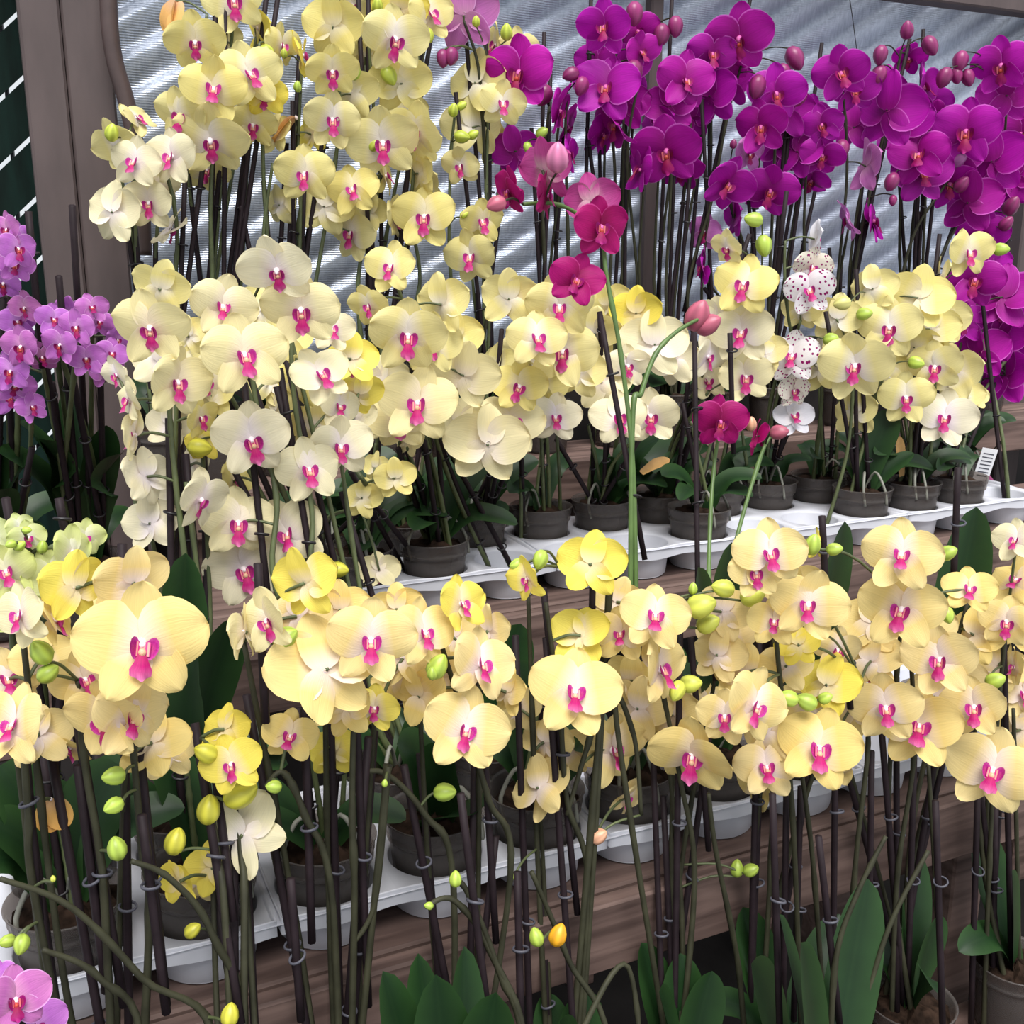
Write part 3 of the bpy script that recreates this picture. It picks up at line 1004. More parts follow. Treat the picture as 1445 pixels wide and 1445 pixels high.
def rim_mesh(nx, ny):
    """raised lip and skirt round the tray's edge, dipping a little between the cups"""
    v, f = [], []
    X, Y = nx * 0.125, ny * 0.125
    out = []
    def edge(a, b, n):
        for i in range(n):
            t = i / n
            out.append((a[0] + (b[0] - a[0]) * t, a[1] + (b[1] - a[1]) * t))
    e = 0.0022
    edge((e, e), (X - e, e), nx * 12); edge((X - e, e), (X - e, Y - e), ny * 12)
    edge((X - e, Y - e), (e, Y - e), nx * 12); edge((e, Y - e), (e, e), ny * 12)
    n = len(out)
    cx, cy = X / 2, Y / 2
    for lvl, (z, k) in enumerate(((0.036, 0.0), (0.058, 0.0), (0.0605, 0.0022), (0.058, 0.0048), (0.0545, 0.0060))):
        for i, (x, y) in enumerate(out):
            ix = min(max(x, k), X - k); iy = min(max(y, k), Y - k)
            dip = 0.0055 * (0.5 + 0.5 * math.cos(2 * math.pi * (x + y) / 0.125)) if lvl == 0 else -0.003 * (0.5 - 0.5 * math.cos(2 * math.pi * (x + y) / 0.125)) * (lvl in (1, 2, 3))
            v.append((ix, iy, z + dip))
    for l in range(4):
        for i in range(n):
            i2 = (i + 1) % n
            f.append((l * n + i, l * n + i2, (l + 1) * n + i2, (l + 1) * n + i))
    return mesh('rim', v, f, M['tray'])
RIMS = {}
def tray(tier, i0, nx, label):
    T = TIERS[tier]
    x0 = T['x0'] + (i0 - 0.5) * T['dx']
    t = thing('carry_tray', (x0, T['y0'] - 0.0625, T['z'] + 0.0015), label, 'tray', 'white carry trays')
    if nx not in RIMS:
        RIMS[nx] = rim_mesh(nx, 2)
    add('rim', RIMS[nx], t)
    for i in range(nx):
        for j in range(2):
            add('cup', CELL, t, loc=((i + 0.5) * 0.125, (j + 0.5) * 0.125, 0))
low = ['white plastic tray on the lower plank under the largest yellow bloom',
       'white plastic tray with an empty cup on the lower plank below the broad dark leaves',
       'white plastic tray on the lower plank between dark pots and crossing stakes',
       'white plastic tray at the far end of the lower plank']
for k in range(4):
    tray(1, -1 + 3 * k, 3, low[k])
up_ = ['white plastic tray on the upper step below the big cream cluster',
       'white plastic tray on the upper step around the long crimson orchid stem',
       'white plastic tray on the upper step behind the small crimson flower',
       'white plastic tray on the upper step under the purple orchids at its far end']
for k in range(4):
    tray(2, -1 + 3 * k, 3, up_[k])

# ================================================================== the orchids
GB, GP, GM, GF = 'yellow orchids on the top step', 'purple orchids on the top step', 'cream yellow orchids on the middle step', 'yellow orchids in the front rows'

# ---- top step, yellow
plant('pale cream orchid leaning out over the thick brown post', GB, 'cre', (225, 520), 3,
  '243,222,85,-25,5;190,230,78,-15,10;211,287,82,-25,0;160,300,95,165,0,;165,205,80,150,25,,bak;240,325,70,125,-35;193,168,62,60,35,,bak;225,265,60,0,0',
  stakes='262,230|290,205', stems='245,420 250,330 236,250 205,215 180,195', buds='158,187,26,10,bak')
plant('tall bright yellow orchid beside the bent pipe', GB, 'bak', (300, 540), 3,
  '301,127,97,5,5;352,106,97,10,5;297,199,112,-15,0;374,135,66,-10,0,,lem;254,164,82,-30;275,60,88,-10;357,177,72,-20;330,2,92,0;398,65,66,60;388,190,66,155;362,40,72,130,20,,lem;250,2,62,110,0,,wil;310,60,70,150;290,240,70,10',
  stakes='305,-40|318,10|380,-40|396,-30', stems='300,420 297,300 299,200 290,90 292,20|372,420 372,250 368,150 366,60', buds='378,72,22,120')
plant('yellow orchid with a shrivelled orange bloom on the top step', GB, 'bak', (400, 540), 3,
  '469,102,78,10;430,247,88,-10;469,170,84,-10;498,268,80,5;426,79,72,110,0,,lem;471,37,97,165;496,133,84,160;417,166,62,60,-30,,wil;458,292,88,170;496,330,84,-60;497,8,66,10;440,190,60,160,,,lem;395,290,60,170',
  stakes='413,142|430,250|488,-40|340,290|372,255', stems='375,430 372,330 385,230|440,430 470,250 480,150 470,60|420,420 425,260', buds='500,100,26,10,grn;420,122,16,0,grn;401,75,14,0')
plant('yellow orchid with many overlapping blooms in the middle of the top step', GB, 'bak', (530, 540), 3,
  '557,56,98,10;540,203,108,15;587,189,94,-10;599,307,95,0;607,21,76,25;565,118,92,170;565,12,84,175,,,lem;592,245,76,120;544,249,60,60;556,307,66,80;515,80,60,170;520,300,60,160;572,160,70,170;605,260,60,150',
  stakes='520,-40|505,-20|598,40|590,60', stems='505,420 520,300 528,180 520,60|590,420 580,300 590,180 590,80', buds='549,107,30,150;533,8,22,0;604,50,22,160;528,205,20,40')
plant('slender yellow orchid with green buds beside the lilac bloom', GB, 'bak', (690, 540), 3,
  '709,147,70,10,5;665,363,84,5;680,313,68,0;650,235,60,15;731,70,64,35,10;671,118,98,170;666,180,94,175;700,65,66,-85,10;700,205,66,165',
  stakes='686,60|643,130', stems='690,430 686,300 688,180 690,90|640,420 635,250 642,160', buds='715,45,24,0;640,155,20,10;652,149,16,60;652,193,24,100;668,190,18,60;628,297,18,0;655,303,14,60;672,30,16,0')

# ---- top step, purple
plant('lilac purple orchid on a leaning stake among the tall yellow blooms', GP, 'lil', (640, 545), 3,
  '655,22,105,170,0', stakes='648,-60,690,430', stems='690,430 683,200 675,95 655,30', buds='637,80,26,190,mag;625,83,26,180,mag', stemmat='stem_d')
plant('purple orchid with drooping buds near the crimson spray', GP, 'mag', (770, 540), 3,
  '733,104,108,-30;789,158,84,60;803,218,60,80;726,214,76,160;800,180,70,100,-20',
  stakes='768,45|777,100|750,180', stems='770,430 765,260 775,150|800,430 798,200 800,130', buds='767,135,32,210;805,105,26,250;820,122,28,200;745,209,18,160,grn;765,187,20,60,grn', stemmat='stem_d')
plant('dense purple orchid behind the upright black stake', GP, 'mag', (870, 540), 3,
  '853,39,82,0;855,125,104,0;904,75,64,20;870,176,84,-50,-20;900,45,66,20;842,90,70,-30;850,190,70,30,-30;880,150,80,160;885,100,80,170',
  stakes='835,-40,822,440|828,180,848,330', stems='860,430 868,260 860,120 880,50|900,430 885,230 900,120', buds='895,20,34,180;893,103,36,190;867,137,32,200;933,50,32,190;953,38,30,180', stemmat='stem_d')
plant('purple orchid with one wide bloom against the bright streaks', GP, 'mag', (950, 540), 3,
  '941,214,104,-5;966,115,88,35;904,241,72,-20;945,150,80,175;1003,135,92,165;930,180,80,150;960,240,70,20,-30;975,165,70,165',
  stakes='950,-40,928,430|975,230', stems='925,430 925,330 930,240|940,430 945,300 950,160|905,430 908,270', buds='', stemmat='stem_d')
plant('purple orchid whose round top bloom stands above a nodding bud', GP, 'mag', (1010, 545), 3,
  '1043,55,100,0;1005,77,76,0;1025,85,80,10,-30;1030,120,70,165',
  stakes='1067,-40,965,440|990,140', stems='970,430 1005,280 1025,170 1048,85|990,430 1000,300', buds='1122,83,36,150;1107,102,26,150;1068,123,34,190', stemmat='stem_d')
plant('purple orchid above the spotted white flowers', GP, 'mag', (1090, 545), 3,
  '1095,133,86,10;1074,180,82,-20;1160,177,62,0;1160,220,66,0;1026,260,84,40,0,30;1086,270,84,-10;1057,218,58,60,0,,lil;1140,166,66,30;1125,215,76,170;1110,160,80,170;992,378,66,-60;994,328,56,-40,0,,lil;1037,307,62,100;1100,210,80,165;1145,255,60,20,-40',
  stakes='1117,140|1053,250|1118,75|1160,60|1150,270', stems='1085,430 1090,300 1095,180 1100,110|1130,430 1135,300 1140,190', buds='1128,137,28,200;1092,172,24,170;1035,203,14,10;1070,122,28,180', stemmat='stem_d')
plant('purple orchid with a pair of side-on blooms low on its stem', GP, 'mag', (1190, 545), 3,
  '1187,104,82,0;1253,156,112,160;1224,235,80,115,0,,lil;1207,128,70,15;1197,311,66,-70,0,,lil;1232,313,70,80;1282,83,52,20;1240,130,80,170;1205,180,70,165',
  stakes='1266,110|1284,55,1195,430|1170,350', stems='1200,430 1215,330 1235,240 1260,130 1272,70|1180,430 1195,250 1190,130', buds='1280,42,26,0;1242,78,28,190;1313,65,30,150;1240,107,30,190;1187,212,30,190;1260,283,16,180', stemmat='stem_d')
plant('purple orchid with two ruffled blooms beside its wide flower', GP, 'mag', (1290, 545), 3,
  '1363,187,98,0;1297,220,88,-10,25;1301,247,88,10,20;1303,125,80,40;1274,176,94,165;1340,260,76,20,-20;1320,180,80,165;1310,150,70,20',
  stakes='1310,155|1303,41|1330,160', stems='1300,430 1305,300 1310,200|1270,430 1290,330 1340,250 1372,170', buds='1258,257,28,200;1383,190,26,10,lil;1352,225,28,60,lil;1357,260,26,40', stemmat='stem_d')
plant('purple orchid at the far end below the header beam', GP, 'mag', (1390, 545), 3,
  '1413,93,84,5;1421,135,84,165;1400,228,104,170;1367,286,94,165;1430,250,84,160;1385,330,76,20;1350,225,80,170;1440,190,80,0;1395,270,90,170',
  stakes='1420,120,1300,440|1405,190|1382,135', stems='1385,430 1390,300 1400,200 1415,110|1310,430 1360,300', buds='1355,87,30,190;1332,110,30,200;1350,107,24,170;1366,110,26,160;1427,290,30,30;1420,315,24,40', stemmat='stem_d')
plant('deep purple orchid reaching down to the tray behind the yellow cluster', GP, 'mag', (1385, 690), 2,
  '1375,396,84,10;1415,421,104,170;1384,498,84,170;1409,477,80,160;1361,456,66,20;1420,530,92,165;1380,540,66,160;1440,470,90,0;1350,420,60,20;1400,380,70,0',
  stakes='1376,330,1420,730|1390,470', stems='1425,740 1415,620 1385,470 1372,360', buds='1391,684,34,150;1395,708,30,120;1428,735,34,100', Yf=1.66)

# ---- small lilac orchids by the brown post
for lab, pot, fl, stk in (
  ('small-flowered lilac orchid spreading in front of the thick brown post', (110, 760),
   '108,463,58,-10;85,487,58,-25;122,507,56,5;30,490,66,-30;75,452,52,10;158,500,50,20;35,435,52,-15;130,435,48,10,20;145,525,48,30;25,455,56,0;60,505,50,0;140,455,44,30;100,440,50,160;165,480,46,40;12,520,60,-40',
   '40,298,60,520|102,290|83,390'),
  ('small-flowered lilac orchid at the foot of the green slat fence', (20, 770),
   '25,352,62,15;10,325,56,-20;20,375,56,20;15,525,62,-20;45,575,48,35;20,545,60,20;5,400,56,-30;28,335,46,30;12,560,56,0,-20',
   '5,420,-5,760')):
    plant(lab, 'small lilac orchids by the brown post', 'lil', pot, 2, fl, stakes=stk,
      stems='90,700 95,620 105,520 110,460' if pot[0] > 50 else '20,700 25,600 20,480 18,350', Yf=1.42, spread=0.10,
      leaves='30,600,0.045,-0.10,0.2;0,640,0.05,-0.1,0.2;150,600,0.045,-0.08,0.1;170,640,0.045,-0.1,0.2;100,540,0.04,-0.05,0.1;60,620,0.04,-0.12,0.2' if pot[0] > 50 else '-30,600,0.05,-0.1,0.2;45,650,0.045,-0.1,0.2;5,690,0.045,-0.15,0.1')

# ---- middle step
plant('cream orchid cascading down two dark stakes beside the lilac orchids', GM, 'cre', (250, 960), 1,
  '212,463,114,-15,0;249,540,110,15,0;283,706,96,40,-20;226,407,90,165,20,,bak;183,566,76,-60;190,615,88,-85;205,673,90,-145,0;213,739,90,165;268,475,64,155,0,,bak;283,590,64,10,0,,bak;286,629,54,20,20,,lem;300,560,74,160,0,,bak;225,510,90,170;240,600,76,165;165,530,60,-50;268,660,70,150;250,690,70,170',
  stakes='238,590,245,960|262,640,290,940', stems='275,960 262,800 248,680 240,590 235,480|290,940 280,820 262,680', Yf=1.18, spread=0.16, leaves='262,780,0.045,-0.02,0.05;330,870,0.045,-0.06,0.1;280,930,0.05,-0.1,0.1;190,800,0.04,-0.05,0.1', clips='d')
plant('large cream orchid with the broadest pale blooms of the middle step', GM, 'cre', (430, 900), 1,
  '344,502,126,-5;391,382,112,5;425,438,116,0;452,529,92,20,5,-20;313,434,100,0;355,621,114,5;436,664,100,10;336,739,110,5,-15;408,755,114,-25,5,-20;344,804,114,0;480,632,98,10;467,465,70,10;496,508,84,165,0,,lem;292,541,76,10;479,575,70,0;420,540,84,165,0,,bak;390,580,76,150,0,,bak;440,600,76,160,0,,bak;380,540,80,170,0,,bak;300,500,80,170,0,,bak;330,680,70,30,0,,bak;505,555,80,170,0,,lem;400,480,90,170,0,,bak;370,440,90,170,0,,bak;500,590,70,160',
  stakes='395,520,450,860|345,540,380,860|390,545', stems='400,860 390,700 360,560 350,440|450,860 440,720 415,560 410,450', buds='478,804,30,100,lem;282,632,36,100,lem', Yf=1.20, spread=0.20, clips='d')
plant('cream yellow orchid beside the gap of bare silver cloth', GM, 'cre', (600, 755), 2,
  '575,475,114,-5,0,,bak;590,570,120,-5;552,378,80,-10,0,,bak;521,432,66,-40,-10,,bak;610,486,94,10,0,,bak;625,430,94,160,0,,bak;655,530,104,175;563,593,94,-10;688,628,124,170;505,590,84,160;575,620,56,150;640,480,90,160,0,,bak;540,540,84,165;650,600,90,170',
  stakes='610,600,690,800|625,620,755,860|575,480,600,640', stems='690,800 640,690 610,600 590,500 560,400|755,870 680,720 620,610', Yf=1.40, spread=0.14, leaves='600,640,0.04,-0.03,0.2;560,650,0.04,-0.05,0.2;690,650,0.04,0,0.2', buds='600,455,20,0')
plant('cream orchid with three small faded yellow flowers low on a bent stem', GM, 'bak', (505, 760), 2,
  '558,675,64,165;511,704,64,160;535,806,64,165,0,,cre;530,660,50,150',
  stakes='495,665,600,860|520,700,620,830', stems='610,870 560,760 520,690 500,660', Yf=1.36, leaves='480,700,0.045,-0.05,0.2;560,640,0.05,0,0.2')
plant('cream yellow orchid with dark lips under the hanging crimson flowers', GM, 'bak', (703, 720), 2,
  '757,479,90,10;790,434,100,0;795,498,112,-10;732,546,84,10;721,598,104,0,0,,cre;783,590,78,5,0,,cre;718,422,90,160,0;748,424,60,60,0,,pnk;817,525,84,165;700,520,80,170;760,540,90,170;745,500,90,165',
  stakes='708,465|775,500|735,600,740,800', stems='770,800 765,650 760,520|735,840 735,640 730,540', Yf=1.47, spread=0.13, leaves='760,650,0.04,-0.02,0.2')
plant('pale cream orchid behind the long green crimson stem', GM, 'cre', (795, 700), 2,
  '872,590,84,15;918,588,86,0;923,487,104,170;886,517,66,10;898,442,80,165,0,,lem;850,540,90,165;950,510,80,165;840,470,80,165,0,,bak;860,430,70,160,0,,bak',
  stakes='846,445,850,540|855,600|785,620', stems='790,780 790,690 785,600|860,830 850,700 830,600', Yf=1.50, leaves='870,650,0.045,-0.05,0.1;930,620,0.05,-0.06,0.2;1000,630,0.05,0,0.15', stemmat='stem')
plant('cream orchid with four stacked blooms beside the spotted flowers', GM, 'cre', (915, 690), 2,
  '1050,402,96,-10,0,,bak;1047,471,94,-5;1052,533,80,10;1027,350,56,-30,0,,bak;998,504,74,60;1010,450,70,165;1080,500,70,170,0,,bak;1000,540,60,30',
  stakes='1058,330|978,470,940,830|1034,490', stems='945,830 965,700 1000,600 1040,500 1075,380|1060,700 1040,560', buds='1063,310,28,280,grn;1078,347,32,170,grn', Yf=1.50, spread=0.10, leaves='960,640,0.04,-0.05,0.2')
plant('white orchid speckled with magenta dots', GM, 'spo', (1065, 690), 2,
  '1143,410,74,0,10;1145,377,60,10;1151,338,58,120,0,,wht;1118,504,80,-10,15;1120,552,52,10;1121,588,60,20,0,,wht;1155,490,40,60,0,,wht;1130,440,60,165,0,,bak',
  stakes='1110,270,1080,520|1150,520', stems='1135,760 1152,640 1158,530 1120,480 1108,400 1108,340', buds='1172,480,22,100,grn', Yf=1.52, stemmat='stem', spread=0.07)
plant('yellow orchid with the widest bloom of the far middle step', GM, 'bak', (1180, 690), 2,
  '1207,517,108,-10;1255,463,94,0;1278,562,80,5;1296,421,98,165;1232,408,74,160;1313,465,84,165;1180,450,76,165;1207,582,74,160;1240,440,80,170;1250,520,80,170;1160,520,80,170',
  stakes='1208,380|1205,430|1313,455|1322,447|1165,440', stems='1160,760 1195,640 1205,520|1190,740 1215,640 1250,520', buds='1188,428,26,260,cre;1220,443,24,80,grn;1173,478,22,80,grn;1293,512,24,100,grn', Yf=1.50, spread=0.12, leaves='1260,580,0.05,-0.02,0.15;1290,640,0.03,-0.05,0.1')
plant('yellow orchid with a tattered top bloom beside the deep purple clusters', GM, 'bak', (1275, 680), 2,
  '1334,590,88,0,0,,cre;1319,519,80,0;1348,529,94,150;1367,357,76,30;1328,390,58,110,0;1290,490,76,165;1330,450,80,165;1360,560,60,165;1300,440,60,170',
  stakes='1326,330|1315,460|1340,600', stems='1300,740 1315,620 1320,520 1330,420', buds='1413,352,24,90,grn', Yf=1.50, spread=0.12)
plant('small potted orchid beside the white label card at the end of the upper tray', GM, 'bak', (1345, 690), 2, '1378,560,40,20', stakes='1355,560', stems='1360,700 1362,580', Yf=1.55, autoleaf=4)

# a printed care card stuck between the pots, and two dried leaves on the bark
c = at_y(1386, 668, 1.56)
v, f = box(-0.016, 0.016, -0.0006, 0.0006, -0.05, 0.055, 0)
card = add('plant_label', mesh('plant_label', v, f, M['card'], smooth=False), loc=c)
card.rotation_euler = (0.12, 0.16, -0.5)
tag(card, 'small white label card stuck among the pots at the end of the upper tray', 'label')
for k in range(7):
    v, f = box(-0.011, 0.011, -0.0010, -0.0007, 0.042 - k * 0.008, 0.0445 - k * 0.008, 0)
    add('print_line', mesh('print_line', v, f, M['clip_g'], smooth=False), card)
for px, py, tx, ty, lab in ((1272, 672, 1268, 615, 'upright dried brown leaf standing in the pot below the far yellow cluster'),
                            (905, 668, 945, 648, 'curled dried leaf lying on the pot beside the long green stem')):
    a0, a1 = at_y(px, py, 1.50 if px > 1000 else 1.58), at_y(tx, ty, 1.50 if px > 1000 else 1.58)
    h = thing('dry_leaf', a0, lab, 'leaf')
    o = put_leaf(h, a0, a0, a1, 0.018, 0.05, 3)
    o.name = 'leaf_blade'
    o.data.materials[0] = M['dry']

# ---- crimson
plant('crimson orchid whose long bright green stem rises above all the cream flowers', 'crimson orchids', 'red', (880, 1100), 1,
  '848,321,90,10;813,396,82,0,0,20;772,276,72,60,0,20;718,270,72,-70;768,240,96,160,10,,pnk;835,285,86,165,0,,pnk',
  stakes='846,440,910,790|893,740,905,1360', stems='903,1150 898,960 897,800 892,640 876,500 856,390 848,335 815,302 780,287 738,288|892,610 905,555 925,500 955,468 990,448', buds='787,222,44,0,pnk;985,445,48,20,red;1000,458,40,60,red;700,288,30,250,red', Yf=1.18, spread=0.07, stemmat='stem_b')
plant('crimson orchid with one open low flower in front of the upper tray', 'crimson orchids', 'red', (1010, 1040), 1,
  '1016,596,82,0;1068,617,56,80,0,20', stakes='980,470,985,860|1030,470,1035,640', stems='1000,860 1003,720 1010,640 1016,610|1020,850 1075,640 1100,612', buds='1100,610,28,80,red;1060,598,22,0,pea', Yf=1.22, stemmat='stem_b', leaves='1032,765,0.045,-0.02,0.05;985,800,0.04,-0.06,0.05')

# ---- front rows
plant('pale green orchid with small buds behind the largest yellow bloom', GF, 'grn', (20, 1060), 1,
  '102,780,84,20;10,807,90,-10;75,815,94,10;40,760,56,0;27,745,46,20;120,760,60,30;-10,760,70,-20;60,840,90,165;20,860,80,160',
  stakes='83,703,100,800|8,703|96,780', stems='60,960 62,850 45,780', buds='60,772,20,10;28,770,18,60;15,768,16,260;38,748,14,100', Yf=1.02, spread=0.08)
plant('yellow orchid with the largest open bloom of all', GF, 'yel', (150, 1600), 0,
  '199,909,184,3,0,2;20,1025,134,-15,-5;185,1012,124,25,-10;148,1018,124,-35,-10;30,868,106,-40,0,,cre;77,876,84,60;105,830,112,-150,10,,lem;187,822,114,170,0,;120,960,100,20;215,1050,110,165;55,1040,100,165;100,1055,70,-60,-30;72,1128,62,20,0,0,wil;60,930,90,170;10,960,100,20;150,870,90,165;235,1060,90,150',
  stakes='105,990,175,1420|30,1000,55,1300|195,1040,235,1420|110,1080,150,1400', stems='150,1320 140,1200 120,1080 110,960|55,1300 40,1150 30,1000|210,1330 200,1200 190,1080 180,960',
  buds='58,920,40,330,grn;68,950,34,60,grn;160,1095,34,270,grn;160,1137,30,250,grn;165,1197,36,350,grn;30,1333,30,200,grn;10,1328,24,270,grn;75,1240,10,0', Yf=0.86, spread=0.14, clips='g', stemmat='stem_d', autoleaf=0)
plant('greenish yellow orchid with round buds over the lower tray', GF, 'lem', (320, 1600), 0,
  '327,1079,92,-20,-10;344,1178,130,155,0,40,cre;318,1030,80,150;252,1245,74,-120,0;300,1225,84,160;285,1240,70,170,0,,yel',
  stakes='275,1020,340,1445|300,1060,330,1300|330,1130', stems='320,1330 305,1200 290,1080 285,1040|345,1330 340,1200 330,1110 350,1010',
  buds='340,1120,52,70;295,1142,44,10;248,1187,40,20;290,1062,36,300;310,1058,26,60;272,1313,26,60', Yf=0.90, clips='g', stemmat='stem_d')
plant('yellow orchid showing a broad bloom from behind beside the thick stake', GF, 'yel', (470, 1600), 0,
  '523,905,130,0;458,947,175,-155,-5,15;378,876,104,-40,0,,cre;432,822,114,160,10,,lem;344,893,90,-120,0,,cre;488,1000,90,140,-20;409,1040,84,10;529,1000,74,20,-20,,lem;420,870,100,160,0,,yel;480,860,90,165;570,930,90,165;470,1060,80,150,,,lem;560,860,80,170',
  stakes='364,795,375,1020|500,940,520,1420|430,1000,440,1330|520,1040', stems='500,1300 497,1150 500,1010 510,930|470,1280 430,1150 400,1090 375,1110|545,1100 530,1270 500,1330',
  buds='403,900,40,60,grn;386,1110,24,280,grn;543,1105,12,0,grn', Yf=0.86, spread=0.12, clips='g', stemmat='stem_d', autoleaf=0)
plant('yellow orchid with pink-lipped blooms turned aside above the broad dark leaves', GF, 'yel', (640, 1600), 0,
  '656,1029,130,0;677,938,114,28,0;598,894,110,25;650,853,90,28,10,,lem;592,983,94,165;716,977,76,165;620,950,90,165;690,890,80,160;560,960,80,160;640,900,80,170',
  stakes='570,1080,640,1440|680,1000,700,1330|700,1180', stems='720,1240 690,1130 660,1030 620,900|640,1250 600,1150 540,1090 490,1100',
  buds='618,940,40,30,grn;628,1118,34,90,grn;610,950,20,0,grn', Yf=0.88, spread=0.10, clips='g', stemmat='stem_d', autoleaf=0)
plant('yellow orchid with an upright narrow bloom next to its short stake', GF, 'lem', (800, 1600), 0,
  '810,977,136,5,-5,,yel;745,817,72,-60,0;835,797,104,172,0;820,898,96,170,5;761,1113,104,160,0,20,yel;863,1059,120,15,-5,,yel;769,1048,84,160,,,yel;885,1125,66,70,-30,,yel;730,1000,80,165,,,yel;800,1060,80,165,,,yel',
  stakes='838,755,835,880|767,830,815,1290|770,900', stems='830,1260 800,1130 790,1000 770,850|850,1000 830,1050 800,1150|860,830 830,820 790,800',
  buds='762,790,30,200,grn;730,797,24,260,grn;722,1235,14,0,grn', Yf=0.90, spread=0.12, clips='g', stemmat='stem_d', leaves='830,1395,0.045,0.04,0.05;790,1440,0.045,-0.04,0.1;770,1400,0.04,0.06,0.05')
plant('yellow orchid with blooms turned aside around the tall black stake', GF, 'yel', (960, 1600), 0,
  '924,871,104,28;930,946,114,35;976,1066,130,0,-20;876,896,86,10;1013,925,86,160;1019,863,94,165;1025,896,94,170;950,1010,90,165;900,1000,100,165;870,850,80,170;890,960,90,160;1000,1000,90,20',
  stakes='975,900,1000,1200|1002,880,1010,960|960,870', stems='980,1250 960,1100 930,950 920,870|870,1020 895,1040 905,1150',
  buds='990,855,46,70;1000,880,36,60;975,965,34,80;955,975,32,200;978,830,18,0,grn;1020,830,34,280;1063,840,40,60;1040,1225,26,0,grn;1060,1228,24,60,grn;845,1180,28,60,pea', Yf=0.90, spread=0.11, clips='g', stemmat='stem_d', leaves='905,1330,0.045,0.05,0.04;960,1345,0.045,0.03,0.04;930,1400,0.05,-0.04,0.05;1005,1370,0.04,0.0,0.06')
plant('yellow orchid below the crimson flower with a green bud cluster', GF, 'yel', (1095, 1445), 0,
  '1065,996,116,38;1155,1057,124,0;1086,781,106,0;1067,808,80,-5;1092,878,78,10;1082,1084,96,15;1023,1012,86,0;1080,1036,94,165;1110,940,80,165;1120,830,90,170;1050,950,90,170;1190,1080,70,160,-20;1140,1000,90,165;1070,1110,80,160',
  stakes='1110,1100,1105,1445|1130,1110,1120,1440|1160,728,1165,830|1190,895,1200,1000', stems='1130,1500 1125,1300 1115,1100 1095,900 1090,790|1160,1500 1150,1250 1130,1080|1060,1500 1040,1350 1010,1200 1000,1120',
  buds='1147,768,32,10,grn;1178,775,24,80,grn;1138,990,32,290,grn;1112,985,30,280,grn;1165,985,22,60,grn;1140,870,24,0,grn', Yf=0.84, spread=0.12, clips='g', stemmat='stem_d',
  leaves='1048,1280,0.045,0.05,0.05;1060,1360,0.05,-0.05,0.05;1185,1290,0.04,0.05,0.05')
plant('yellow orchid with three blooms stacked one above another', GF, 'yel', (1265, 1445), 0,
  '1272,784,114,0,0,0;1272,861,124,0,0,0;1141,854,112,0;1327,932,110,-5;1367,832,76,30,10;1250,1000,106,15;1296,1026,124,0;1167,968,104,165,0,,lem;1126,911,66,165,0,,lem;1181,918,74,20;1375,897,94,165;1155,768,50,70,0,,lem;1229,935,100,165;1320,985,100,165;1350,960,90,170;1230,880,100,170;1200,1000,90,165;1300,890,100,170',
  stakes='1180,910,1175,1445|1230,1060,1225,1445|1290,1060,1280,1445|1240,980', stems='1260,1500 1265,1250 1290,1060 1280,860|1200,1500 1205,1250 1225,1050 1215,960|1330,1500 1320,1250 1310,1080',
  buds='1338,780,28,60,grn;1337,868,26,160,grn;1187,985,20,60,grn;1145,880,20,0,grn', Yf=0.84, spread=0.12, clips='g', stemmat='stem_d',
  leaves='1290,1200,0.05,0.05,0.03;1325,1290,0.045,0.0,0.05;1240,1290,0.05,0.1,0.05')
plant('yellow orchid at the far end of the front rows', GF, 'yel', (1400, 1445), 0,
  '1400,1088,130,10,-5;1375,999,96,15;1420,878,80,-20;1434,763,70,20,0,,cre;1434,820,80,0;1432,942,60,-60;1445,980,80,0;1440,880,90,165;1410,940,80,165;1440,1030,100,165',
  stakes='1352,660,1345,830|1415,850|1380,1110,1370,1445|1405,1130,1400,1445', stems='1390,1500 1395,1250 1405,1050 1420,880|1440,1500 1435,1200 1430,1000',
  buds='1405,960,30,60,grn', Yf=0.84, spread=0.10, clips='g', stemmat='stem_d',
  leaves='1428,1228,0.034,-0.02,0.03;1378,1155,0.04,0.08,0.03')
plant('orchid with only cut stems and a green and an orange bud before the plank', GF, 'yel', (710, 1600), 0, '',
  stakes='650,1120,690,1445|730,1230,735,1445', stems='740,1500 690,1340 640,1270 600,1280|735,1500 700,1360 660,1260 640,1240|800,1500 880,1360 905,1480|850,1500 800,1350 750,1230',
  buds='643,1240,24,0,grn;757,1322,28,340,grn;788,1319,34,20,ora;605,1278,14,280,grn', Yf=0.80, clips='g', stemmat='stem_d',
  leaves='540,1370,0.04,0.0,0.05;655,1335,0.04,0.04,0.03;615,1375,0.05,-0.02,0.05;590,1345,0.035,0.06,0.05;700,1400,0.05,-0.05,0.1')
plant('orchid with bare crossing stems and one low bud before the lower tray', GF, 'yel', (240, 1600), 0, '',
  stakes='410,1240,425,1440|200,1150,235,1430', stems='300,1500 200,1380 100,1280 0,1240|200,1500 140,1380 60,1340|340,1500 300,1320 240,1240 185,1215',
  buds='325,1432,34,10,lem', Yf=0.82, clips='g', stemmat='stem_d', autoleaf=0)
plant('lilac pink orchid in the near corner below the lower tray', 'small lilac orchids by the brown post', 'lil', (-20, 1600), 0,
  '22,1412,100,20,10;-5,1395,90,-20;50,1450,90,30', stakes='25,1380,30,1445', stems='-10,1520 5,1450', Yf=0.78, autoleaf=0)
